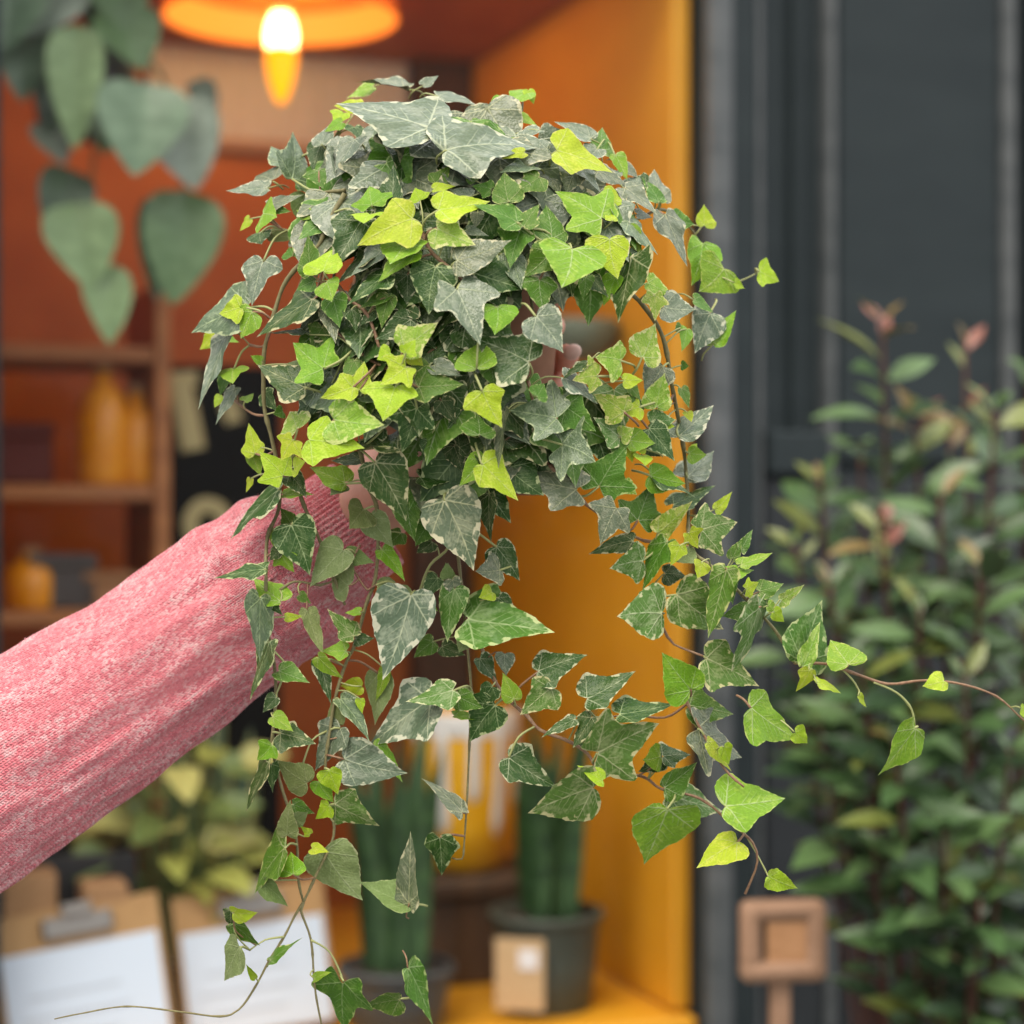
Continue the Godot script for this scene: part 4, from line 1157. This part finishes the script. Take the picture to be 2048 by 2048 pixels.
# ------------------------------------------------------------------ the arm
func build_person() -> void:
	var person := thing("person", "outstretched arm in a fuzzy pink knitted sleeve holding the ivy pot", "person", at(300, 1342, -0.03))
	var here := person.position
	# sleeve: middle of the arm, half breadth in pixels, depth
	var arm := [[-420, 1800, 215, 0.0], [-150, 1632, 208, -0.005], [0, 1531, 199, -0.01], [150, 1436, 184, -0.015], [300, 1341, 171, -0.02], [420, 1253, 168, -0.025], [500, 1196, 169, -0.03], [570, 1146, 165, -0.03], [620, 1110, 152, -0.03], [655, 1085, 133, -0.03], [668, 1076, 126, -0.03]]
	var pts := []
	for a in arm:
		pts.append(at(a[0], a[1], a[3]))
	var c := Curve3D.new()
	c.bake_interval = 0.004
	for i in pts.size():
		var t: Vector3 = (pts[mini(i + 1, pts.size() - 1)] - pts[maxi(i - 1, 0)]) / 6.0
		c.add_point(pts[i], -t, t)
	var lengths := [0.0]
	for i in range(1, pts.size()):
		lengths.append(c.get_closest_offset(pts[i]))
	var long: float = c.get_baked_length()
	var rows := []
	var uvs := []
	var along := 150
	var sides := 128
	var fold := FastNoiseLite.new()
	fold.seed = 11
	fold.frequency = 1.0
	fold.fractal_octaves = 3
	for r in along + 1:
		var s: float = long * r / along
		var k := 0
		while k < lengths.size() - 2 and lengths[k + 1] < s:
			k += 1
		var f: float = (s - lengths[k]) / (lengths[k + 1] - lengths[k])
		var mid := c.sample_baked(s)
		var dir := (c.sample_baked(minf(s + 0.01, long)) - c.sample_baked(maxf(s - 0.01, 0.0))).normalized()
		var half: float = lerpf(arm[k][2], arm[k + 1][2], smoothstep(0.0, 1.0, f)) * PER_PIXEL * (EYE.z - mid.z)
		var up := Vector3.BACK.cross(dir).normalized()
		if up.y < 0.0:
			up = -up
		var out := dir.cross(up).normalized()
		if out.z < 0.0:
			out = -out
		var row := PackedVector3Array()
		var uv := PackedVector2Array()
		for q in sides + 1:
			var a := TAU * q / sides
			# lengthwise creases below, soft rumples near the cuff, a slack underside
			var low := clampf(-sin(a), 0.0, 1.0)
			var near := smoothstep(long - 0.10, long - 0.01, s)
			var bump := fold.get_noise_3d(s * 9.0, cos(a) * 2.2, sin(a) * 2.2) * 0.0045
			bump += fold.get_noise_3d(s * 5.0 + 7.0, cos(a) * 7.0, sin(a) * 7.0) * 0.004 * low
			bump += sin(s * 150.0 + a * 2.0 + 2.0 * fold.get_noise_2d(s * 12.0, a)) * 0.0026 * near
			row.append(mid - here + (up * sin(a) * (half + bump) + out * cos(a) * (half * 0.86 + bump)))
			uv.append(Vector2(float(q) / sides, s / 0.34))
		rows.append(row)
		uvs.append(uv)
	# turned in at the cuff seam
	var st := grid(rows, uvs, false)
	st.generate_normals()
	part("sleeve", st.commit(), knit(), person)
	# loose fibres standing off the wool
	var fuzz := SurfaceTool.new()
	fuzz.begin(Mesh.PRIMITIVE_TRIANGLES)
	for i in 5000:
		var r := rng.randi_range(1, along - 1)
		var q := rng.randi_range(0, sides - 1)
		var p: Vector3 = rows[r][q].lerp(rows[r][q + 1], rng.randf())
		var e1: Vector3 = rows[r + 1][q] - rows[r - 1][q]
		var e2: Vector3 = rows[r][q + 1] - rows[r][q]
		var n := e1.cross(e2).normalized()
		if n.dot(p + here - c.get_closest_point(p + here)) < 0.0:
			n = -n
		var d := (n * rng.randf_range(0.3, 1.0) + e1.normalized() * rng.randf_range(-1, 1) + e2.normalized() * rng.randf_range(-1, 1)).normalized() * rng.randf_range(0.0008, 0.0022)
		var w := d.cross(Vector3(rng.randf() - 0.5, rng.randf() - 0.5, 1.0)).normalized() * 0.00007
		var knee := p + d * 0.5 + n * 0.0003
		face(fuzz, p - w, p + w, knee + w, n)
		face(fuzz, p - w, knee + w, knee - w, n)
		face(fuzz, knee - w, knee + w, p + d - n * 0.0003, n)
	fuzz.generate_normals()
	part("fuzz", fuzz.commit(), mat("wool_fibre", lin(0.80, 0.42, 0.45), 0.95, 0.2), person).set_meta("kind", "stuff")
	# ribbed cuff: real ribs along the arm
	rows = []
	uvs = []
	var c0 := at(655, 1085, -0.03)
	var c1 := at(738, 1026, -0.03)
	var axis := (c1 - c0).normalized()
	var cuff_up := Vector3.BACK.cross(axis).normalized()
	if cuff_up.y < 0.0:
		cuff_up = -cuff_up
	var cuff_out := axis.cross(cuff_up)
	if cuff_out.z < 0.0:
		cuff_out = -cuff_out
	var ribs := 72
	var ring_at := [[-0.02, 0.95], [0.0, 0.99], [0.06, 1.01], [0.35, 0.995], [0.7, 0.985], [0.92, 0.975], [0.985, 0.955], [1.0, 0.92], [0.985, 0.88], [0.8, 0.86]]
	for g in ring_at:
		var row := PackedVector3Array()
		var uv := PackedVector2Array()
		for q in ribs * 8 + 1:
			var a := TAU * q / (ribs * 8.0)
			var wave := pow(0.5 + 0.5 * cos(TAU * q / 8.0), 0.6)
			var rad: float = 0.0395 * g[1] + 0.0016 * (wave - 0.6)
			row.append(c0 + axis * (c1 - c0).length() * float(g[0]) - here + (cuff_up * sin(a) + cuff_out * cos(a) * 0.88) * rad)
			uv.append(Vector2(float(q) / (ribs * 8.0), 0.3 * float(g[0])))
		rows.append(row)
		uvs.append(uv)
	st = grid(rows, uvs, false)
	st.generate_normals()
	part("cuff", st.commit(), knit(true), person)
	# forearm and hand: thumb in front of the pot, fingers round its back
	var j := func(px: float, py: float, z: float) -> Vector3: return at(px, py, z) - here
	var bones := [
		[j.call(640, 1098, -0.03), j.call(735, 1020, -0.032), 0.029, 0.026],
		[j.call(735, 1020, -0.034), j.call(775, 965, -0.05), 0.026, 0.026],
		[j.call(735, 1020, -0.02), j.call(800, 985, 0.0), 0.022, 0.018],
		[j.call(775, 965, -0.07), j.call(800, 850, -0.115), 0.022, 0.016],
		[j.call(775, 975, -0.075), j.call(830, 900, -0.118), 0.022, 0.016],
		[j.call(770, 985, -0.08), j.call(845, 950, -0.115), 0.020, 0.015],
		# thumb
		[j.call(745, 1000, -0.005), j.call(808, 950, 0.026), 0.021, 0.0165],
		[j.call(808, 950, 0.026), j.call(850, 905, 0.047), 0.0155, 0.0125],
		[j.call(850, 905, 0.047), j.call(885, 860, 0.053), 0.0125, 0.0095],
		# index, middle, ring and little finger
		[j.call(800, 850, -0.115), j.call(940, 720, -0.125), 0.0125, 0.0105], [j.call(940, 720, -0.125), j.call(1050, 672, -0.108), 0.0105, 0.0095], [j.call(1050, 672, -0.108), j.call(1108, 652, -0.078), 0.0095, 0.0078],
		[j.call(815, 875, -0.118), j.call(960, 775, -0.126), 0.0125, 0.0105], [j.call(960, 775, -0.126), j.call(1085, 740, -0.105), 0.0105, 0.0095], [j.call(1085, 740, -0.105), j.call(1134, 712, -0.060), 0.0095, 0.0082],
		[j.call(830, 905, -0.118), j.call(970, 830, -0.122), 0.012, 0.010], [j.call(970, 830, -0.122), j.call(1078, 796, -0.100), 0.010, 0.009], [j.call(1078, 796, -0.100), j.call(1112, 774, -0.064), 0.009, 0.0074],
		[j.call(845, 945, -0.115), j.call(960, 885, -0.115), 0.0105, 0.009], [j.call(960, 885, -0.115), j.call(1045, 862, -0.096), 0.009, 0.008], [j.call(1045, 862, -0.096), j.call(1076, 846, -0.066), 0.008, 0.0066]]
	var skin := grain("skin", lin(0.60, 0.27, 0.20), lin(0.68, 0.34, 0.26), Vector2(5, 5), 0.05, 0.5, 0.01)
	skin.subsurf_scatter_enabled = true
	skin.subsurf_scatter_strength = 0.2
	var hand := part("hand", flesh(bones, 0.0034, 0.007), skin, person)
	var nail := mat("fingernail", lin(0.66, 0.42, 0.36), 0.3)
	for q in [[1134, 712, -0.060, 0.4], [885, 860, 0.053, 0.8]]:
		var s := SphereMesh.new()
		s.radius = 1.0
		s.height = 2.0
		s.radial_segments = 12
		s.rings = 6
		var o := part("fingernail", s, nail, hand)
		o.transform = Transform3D(Basis(Vector3(0, 0, 1), q[3]) * Basis.from_scale(Vector3(0.0065, 0.0052, 0.003)), j.call(q[0], q[1], q[2]) + Vector3(0.003, 0.002, 0.0062))

func knit(ribbed := false) -> StandardMaterial3D:
	var key := "knit_rib" if ribbed else "knit"
	if mats.has(key):
		return mats[key]
	var nx := 1024
	var ny := 832
	if ribbed:
		nx = 512
		ny = 256
	var wales := 128.0 if not ribbed else 144.0
	var courses := 160.0 if not ribbed else 60.0
	var col := PackedByteArray()
	var rel := PackedByteArray()
	col.resize(nx * ny * 3)
	rel.resize(nx * ny)
	var r := RandomNumberGenerator.new()
	r.seed = 5
	# each stitch has a yarn tone of its own: marled pink and off-white
	var tone := PackedFloat32Array()
	tone.resize(200 * 200)
	for i in tone.size():
		tone[i] = r.randf()
	var deep := Color(0.56, 0.115, 0.155)
	var pink := Color(0.80, 0.225, 0.262)
	var pale := Color(0.88, 0.56, 0.57)
	for y in ny:
		for x in nx:
			var wob := noise.get_noise_2d(x * 0.35, y * 0.35) * 0.5
			var u := float(x) / nx * wales
			var side := fmod(u, 1.0)
			var lean := absf(side - 0.5)
			var v := float(y) / ny * courses + lean * 1.1 + wob
			var row := fposmod(v, 1.0)
			var i := y * nx + x
			var half := 0 if side < 0.5 else 1
			var id := (int(floor(u)) * 2 + half * 57 + int(floor(v)) * 151) % tone.size()
			var k := tone[absi(id)]
			var thick := 1.0 - pow(absf(row - 0.5) * 2.0, 2.2)
			var across := 1.0 - pow(absf(fmod(side * 2.0, 1.0) - 0.5) * 2.0, 3.0)
			var fuzz := noise.get_noise_2d(x * 9.0, y * 9.0)
			var h := clampf(0.25 + 0.55 * thick * (0.35 + 0.65 * across) + 0.22 * fuzz, 0.0, 1.0)
			var cloud := noise.get_noise_2d(x * 0.8 + 400.0, y * 0.5)
			var share := clampf((k - 0.40) * 1.1 + cloud * 0.5 + fuzz * 0.4, 0.0, 1.0)
			var c := pink.lerp(pale, share)
			if k < 0.2:
				c = pink.lerp(deep, 0.4)
			c = c.linear_to_srgb()
			col[i * 3] = int(clampf(c.r, 0, 1) * 255)
			col[i * 3 + 1] = int(clampf(c.g, 0, 1) * 255)
			col[i * 3 + 2] = int(clampf(c.b, 0, 1) * 255)
			rel[i] = int(h * 255)
	var m := mat(key, Color.WHITE, 0.92, 0.2)
	m.albedo_texture = ImageTexture.create_from_image(Image.create_from_data(nx, ny, false, Image.FORMAT_RGB8, col))
	m.heightmap_enabled = true
	m.heightmap_texture = ImageTexture.create_from_image(Image.create_from_data(nx, ny, false, Image.FORMAT_L8, rel))
	m.heightmap_scale = 0.26
	m.rim_enabled = true
	m.rim = 0.4
	m.rim_tint = 0.9
	return m

# ------------------------------------------------------------------ the ivy
# stems: photograph places, depth, thickness at start and end (mm), tone
const STEMS := [
	[[[690, 388], [653, 450], [638, 490], [597, 531], [566, 574], [545, 640], [529, 700], [527, 760], [529, 817], [541, 867], [556, 940], [558, 1016], [535, 1075], [532, 1159], [533, 1255], [545, 1300], [552, 1389], [545, 1490], [562, 1570], [591, 1665], [597, 1760], [607, 1804]], 0.0, 1.9, 1.0, 0],
	[[[607, 1804], [602, 1822], [622, 1880], [628, 1957], [635, 2009], [650, 2080]], 0.0, 1.0, 0.7, 0],
	[[[607, 1804], [589, 1833], [568, 1874], [540, 1918], [511, 1973], [478, 2019], [440, 2033], [362, 2024], [254, 2013], [163, 2027], [109, 2038]], 0.0, 1.0, 0.5, 0],
	[[[720, 900], [737, 973], [753, 1013], [756, 1081], [750, 1159], [732, 1209], [711, 1286], [689, 1333], [670, 1398], [660, 1460], [650, 1540], [660, 1610], [667, 1672], [630, 1755], [607, 1804]], 0.008, 1.7, 1.0, 0],
	[[[585, 930], [604, 1001], [641, 1084], [670, 1160], [690, 1210]], 0.004, 1.7, 1.0, 0],
	[[[905, 990], [915, 1100], [925, 1193], [937, 1317], [942, 1380], [940, 1457], [934, 1597], [928, 1690], [924, 1718], [904, 1716]], 0.0, 1.5, 0.6, 0],
	[[[1130, 500], [1200, 560], [1265, 590], [1309, 642], [1330, 689], [1344, 771], [1356, 833], [1366, 889], [1372, 942], [1376, 1010], [1381, 1094], [1420, 1130], [1460, 1165], [1505, 1212], [1551, 1262], [1588, 1325]], 0.0, 1.9, 1.1, 0],
	[[[1100, 930], [1164, 1000], [1186, 1019], [1273, 1075], [1310, 1084], [1381, 1094]], 0.004, 1.5, 1.0, 1],
	[[[1588, 1325], [1620, 1327], [1653, 1328], [1718, 1350], [1776, 1368], [1849, 1361], [1921, 1368], [1993, 1393], [2048, 1441], [2110, 1490]], 0.0, 1.3, 0.6, 1],
	[[[1747, 1364], [1794, 1386], [1823, 1419], [1829, 1455]], 0.0, 0.9, 0.9, 2],
	[[[1682, 1336], [1711, 1368], [1729, 1412]], 0.0, 0.8, 0.8, 2],
	[[[1300, 1180], [1320, 1240], [1335, 1274], [1348, 1289], [1410, 1314]], 0.0, 1.2, 0.8, 1],
	[[[1340, 1330], [1375, 1407], [1397, 1451], [1447, 1535], [1488, 1574]], 0.006, 1.2, 0.9, 1],
	[[[930, 1180], [955, 1270], [990, 1364], [1028, 1410], [1052, 1429], [1080, 1460], [1136, 1482], [1174, 1507], [1205, 1544], [1285, 1553], [1323, 1578], [1400, 1597], [1462, 1647], [1505, 1685], [1515, 1722], [1503, 1759], [1490, 1788]], 0.0, 1.6, 0.9, 1],
	[[[1210, 1450], [1260, 1430], [1330, 1435], [1375, 1407]], -0.006, 1.0, 0.9, 1],
	[[[1450, 1600], [1509, 1700], [1537, 1753]], 0.0, 0.7, 0.6, 2],
	[[[843, 465], [860, 500], [877, 518], [933, 571], [960, 640]], 0.006, 1.6, 1.3, 1],
	[[[690, 381], [641, 388], [638, 419], [610, 465], [566, 459]], -0.01, 1.5, 1.0, 0],
	[[[675, 571], [700, 600], [735, 630], [760, 700]], 0.0, 1.5, 1.2, 1],
	[[[760, 420], [709, 369], [697, 341], [675, 316], [644, 290]], -0.02, 1.3, 0.9, 0],
	[[[709, 369], [734, 332], [777, 313], [840, 300]], -0.02, 2.0, 1.5, 0],
	[[[470, 802], [504, 827], [529, 831]], 0.0, 0.9, 0.9, 1],
	[[[500, 690], [530, 690], [545, 640]], 0.0, 1.0, 1.0, 1],
	[[[706, 699], [753, 727], [820, 760]], 0.0, 1.4, 1.0, 1],
	[[[1055, 761], [1065, 799], [1080, 900], [1100, 930]], 0.0, 1.3, 1.3, 1],
	[[[820, 700], [900, 830], [945, 860], [960, 930]], -0.01, 1.2, 1.0, 1],
	[[[900, 330], [1000, 260], [1040, 230], [1045, 195]], -0.025, 1.5, 0.8, 0],
	[[[980, 380], [1085, 400], [1090, 360], [1110, 330]], -0.01, 1.4, 1.0, 1],
	[[[1180, 470], [1270, 440], [1330, 420], [1390, 470], [1400, 540]], -0.015, 1.4, 0.9, 0],
	[[[1400, 540], [1440, 570], [1480, 562], [1520, 543]], -0.01, 0.8, 0.5, 2],
	[[[1390, 470], [1405, 450], [1408, 430]], -0.01, 0.6, 0.5, 2],
	[[[930, 1000], [900, 1090], [860, 1130], [840, 1180], [830, 1200]], 0.0, 1.2, 1.0, 2],
	[[[720, 1090], [705, 1130], [735, 1180], [752, 1170]], 0.01, 0.8, 0.8, 1],
	[[[560, 1180], [590, 1163], [640, 1170], [670, 1160]], 0.004, 1.0, 0.9, 0],
	[[[545, 1300], [570, 1330], [560, 1370], [552, 1389]], 0.006, 0.8, 0.7, 2],
	[[[660, 1460], [625, 1480], [605, 1530]], 0.004, 0.8, 0.8, 2],
	[[[622, 1880], [660, 1905], [686, 1960]], 0.004, 0.8, 0.7, 2],
	[[[568, 1874], [530, 1880], [500, 1900]], 0.002, 0.8, 0.6, 2]]

func build_ivy() -> void:
	var here := at(925, 990, -0.03)
	var ivy := thing("ivy_plant", "trailing variegated ivy in a brown pot held up by the hand", "ivy")
	ivy.position = here
	# pot
	var mpp := PER_PIXEL * 1.23
	var tall := 590.0 * mpp
	var clay := grain("brown_clay", lin(0.19, 0.075, 0.034), lin(0.25, 0.105, 0.050), Vector2(5, 5), 0.12, 0.75, 0.03)
	part("pot", lathe(pot_profile(162 * mpp, 212 * mpp, tall, 0.004, 0.022)), clay, ivy)
	var soil := []
	for i in 9:
		soil.append(Vector2(lerpf(208 * mpp, 0.0, i / 8.0), tall - 0.014 + 0.006 * sin(i * 2.3)))
	part("soil", lathe(soil), mat("soil", Color.BLACK), ivy)
	# stems
	var woods := [grain("ivy_stem_brown", lin(0.15, 0.13, 0.055), lin(0.26, 0.23, 0.10), Vector2(6, 6), 0.02, 0.6), grain("ivy_stem_red", lin(0.20, 0.10, 0.06), lin(0.36, 0.22, 0.12), Vector2(6, 6), 0.02, 0.55), mat("ivy_stalk_green", lin(0.36, 0.38, 0.15), 0.5)]
	var anchors := PackedVector3Array()
	for s in STEMS:
		var pts := []
		for q in s[0]:
			pts.append(at(q[0], q[1], ivy_depth(q[0], q[1]) - 0.006 + s[1]) - here)
		var line := curve(pts, 0.006)
		var rad := PackedFloat32Array()
		for i in line.size():
			rad.append(lerpf(s[2], s[3], float(i) / line.size()) * 0.00078 * (1.0 + 0.10 * sin(i * 1.3) + (0.25 if i % 7 == 0 else 0.0)))
			anchors.append(line[i])
		part("stem", tube(line, rad, 7), woods[s[4]], ivy)
	for i in 22:    # the crown: stems rising out of the soil
		var a := TAU * i / 22.0
		if cos(a) > 0.45:
			continue
		var foot := Vector3(cos(a) * 0.03, tall - 0.015, sin(a) * 0.03)
		var over := Vector3(cos(a) * 0.068, tall + 0.008 + 0.02 * rng.randf(), sin(a) * 0.068)
		var end := Vector3(cos(a) * (0.09 + 0.02 * rng.randf()), tall - 0.05 - 0.05 * rng.randf(), sin(a) * 0.09)
		var line := curve([foot, over, end], 0.01)
		var rad := PackedFloat32Array()
		for k in line.size():
			rad.append(0.0010)
			if a > 0.0 and a < PI:
				anchors.append(line[k])
		part("stem", tube(line, rad, 6), woods[i % 2], ivy)
	# leaves, the largest as parts of their own
	var order := range(IVY.size())
	order.sort_custom(func(a, b): return size_of(IVY[a]) > size_of(IVY[b]))
	var rest := {}
	var counts := {}
	for n in order.size():
		var l: Array = IVY[order[n]]
		var kind: String = l[5][0]
		var s := int(l[5][1])
		var jitter := func(k: float) -> float: return fposmod(sin((l[0] * 12.9898 + l[1] * 78.233 + k * 37.7)) * 43758.5453, 1.0) - 0.5
		var z: float = ivy_depth(l[0], l[1]) + l[6] * 0.001 + jitter.call(1.0) * 0.004
		var scale_z: float = PER_PIXEL * (EYE.z - z)
		var flat := Vector2(l[2] - l[0], -(l[3] - l[1])) * scale_z
		var shown := flat.length() * (1.16 if l[1] < 1000 else 1.10)
		var wide: float = l[4] * scale_z * (1.32 if l[1] < 1000 else 1.22)
		var natural: float = breadth[s]
		# the way the leaf faces: out from the plant and up to the light
		var n0 := Vector3((l[0] - 930.0) / 900.0, (650.0 - l[1]) / 1700.0 + 0.22, 1.0)
		if l[1] < 420:
			n0.y += 0.18
		if kind == "S":
			n0.y += 0.24
		n0 += Vector3(jitter.call(2.0) * 0.55, jitter.call(3.0) * 0.45, 0)
		n0 = n0.normalized()
		var long := maxf(shown, wide / (natural * 1.18))
		var x: Vector3
		if shown < long * 0.97:
			var in_plane := shown / long
			x = Vector3(flat.x / shown * in_plane, flat.y / shown * in_plane, sqrt(1.0 - in_plane * in_plane) * (1.0 if flat.y < shown * 0.4 else -1.0))
		else:
			var tilt := clampf(-(flat.x / shown * n0.x + flat.y / shown * n0.y) / n0.z, -0.6, 0.6)
			x = Vector3(flat.x / shown, flat.y / shown, tilt).normalized()
			long = shown / Vector2(x.x, x.y).length()
		var up := (n0 - x * n0.dot(x)).normalized()
		var dir := Vector2(x.x, x.y).normalized()
		var seen := func(q: Vector3) -> float:
			var y := q.cross(x)
			return absf(dir.x * y.y - dir.y * y.x)
		# narrow in the picture: turn it about its midrib rather than squeeze it
		var target := clampf(wide / (natural * long * 0.78), 0.12, 1.0)
		if seen.call(up) > target:
			var best := up
			var gain := -9.0
			for k in 33:
				var turned := up.rotated(x, (k - 16) * 0.09)
				var score: float = turned.y * 0.25 + turned.z * 0.1 - absf(seen.call(turned) - target) * 4.0
				if turned.z > 0.05 and score > gain:
					gain = score
					best = turned
			up = best
		var ratio := clampf(wide / (natural * long * maxf(seen.call(up), 0.12)), 0.5, 1.45)
		var origin := at(l[0], l[1], z) - here
		var place := Transform3D(Basis(x, up.cross(x), up), origin)
		var fold: float = 0.10 + jitter.call(4.0) * 0.28
		var droop: float = 0.08 + jitter.call(5.0) * 0.26
		var wave: float = 0.022 + jitter.call(6.0) * 0.02
		var seed_at: float = jitter.call(7.0) * 20.0
		var m := leaf_material(kind, s, int((jitter.call(8.0) + 0.5) * 2.999))
		# stalk, from the nearest stem
		var from := origin - x * 0.012 - Vector3(0, 0, 0.012)
		var near := 0.032
		for a in anchors:
			var d := a.distance_to(origin)
			if d < near and d > 0.004:
				near = d
				from = a
		var reach := origin.distance_to(from)
		var stalk := curve([from, from.lerp(origin, 0.5) + up * reach * 0.10 - x * reach * 0.15, origin - up * 0.0006], reach / 6.0 + 0.0005)
		var rad := PackedFloat32Array()
		for i in stalk.size():
			rad.append(0.00075 if wide > 0.015 else 0.0005)
		if n < 300:
			var st := leaf_surface(s, long, ratio, fold, droop, wave, seed_at)
			st.generate_normals()
			var o := part("leaf", st.commit(), m, ivy)
			o.transform = place
			var back := place.affine_inverse()
			for i in stalk.size():
				stalk[i] = back * stalk[i]
			part("stalk", tube(stalk, rad, 5), woods[2] if jitter.call(9.0) > -0.2 else woods[1], o)
		else:
			add_to(rest, counts, m, s, long, ratio, fold, droop, wave, seed_at, place)
			var t := tube(stalk, rad, 5)
			if not rest.has(woods[2]):
				rest[woods[2]] = SurfaceTool.new()
				rest[woods[2]].begin(Mesh.PRIMITIVE_TRIANGLES)
			rest[woods[2]].append_from(t, 0, Transform3D.IDENTITY)
	# leaves behind the front ones, close to the pot, and round its back
	for i in 390:
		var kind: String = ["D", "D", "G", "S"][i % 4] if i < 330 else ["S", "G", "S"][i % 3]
		var s := rng.randi_range(0, 2)
		var long := rng.randf_range(0.026, 0.044)
		var px := 920.0 + rng.randf_range(-1, 1) * 350.0
		var py := 660.0 + rng.randf_range(-1, 1) * 330.0
		var p: Vector3
		var up: Vector3
		if i < 270:
			if Vector2((px - 915.0) / 345.0, (py - 640.0) / 345.0).length() > 1.0 or in_gap(px, py):
				continue
			p = at(px, py, ivy_depth(px, py) - rng.randf_range(0.012, 0.028)) - here
			if py > 780.0 and px < 860.0:
				continue
			up = Vector3((px - 920.0) / 700.0, 0.35, 1.0)
		elif i >= 330:    # over the shoulders of the plant
			var a := PI * (0.06 + 0.88 * (i - 330) / 59.0)
			var out := rng.randf_range(0.55, 0.97)
			px = 920.0 + cos(a) * out * 350.0
			py = 500.0 - sin(a) * out * 300.0
			p = at(px, py, ivy_depth(px, py) - rng.randf_range(0.006, 0.03)) - here
			up = Vector3((px - 920.0) / 700.0, 0.55, 1.0)
		else:
			var a := rng.randf_range(PI * 1.28, PI * 1.72)
			p = Vector3(cos(a) * 0.08, tall * rng.randf_range(0.75, 1.08), sin(a) * 0.08)
			up = Vector3(cos(a), 0.8, sin(a))
		up = (up + Vector3(rng.randf() - 0.5, rng.randf() - 0.5, 0) * 0.9).normalized()
		var x := Vector3(rng.randf_range(-0.8, 0.8), -0.6 - rng.randf() * 0.5, rng.randf() - 0.3)
		x = (x - up * x.dot(up)).normalized()
		add_to(rest, counts, leaf_material(kind, s, i % 3), s, long, 1.0, 0.15, 0.12, 0.02, rng.randf() * 9.0, Transform3D(Basis(x, up.cross(x), up), p))
	var joined := ArrayMesh.new()
	for m in rest:
		if counts.has(m):
			rest[m].generate_normals()
		rest[m].commit(joined)
		joined.surface_set_material(joined.get_surface_count() - 1, m)
	part("small_leaves", joined, null, ivy).set_meta("kind", "stuff")

func add_to(rest: Dictionary, counts: Dictionary, m: Material, s: int, long: float, ratio: float, fold: float, droop: float, wave: float, seed_at: float, place: Transform3D) -> void:
	if not rest.has(m):
		rest[m] = SurfaceTool.new()
		rest[m].begin(Mesh.PRIMITIVE_TRIANGLES)
		counts[m] = 0
	leaf_surface(s, long, ratio, fold, droop, wave, seed_at, place, 4, rest[m], counts[m])
	counts[m] += 1 + 4 * outlines[s].size()

func size_of(l: Array) -> float:
	return Vector2(l[2] - l[0], l[3] - l[1]).length() * l[4]

func in_gap(px: float, py: float) -> bool:
	# where the photograph looks through the plant
	for g in [[1000, 590, 1280, 770], [655, 540, 735, 600], [500, 620, 640, 790], [560, 380, 690, 480]]:
		if px > g[0] and px < g[2] and py > g[1] - 60 and py < g[3]:
			return true
	return false
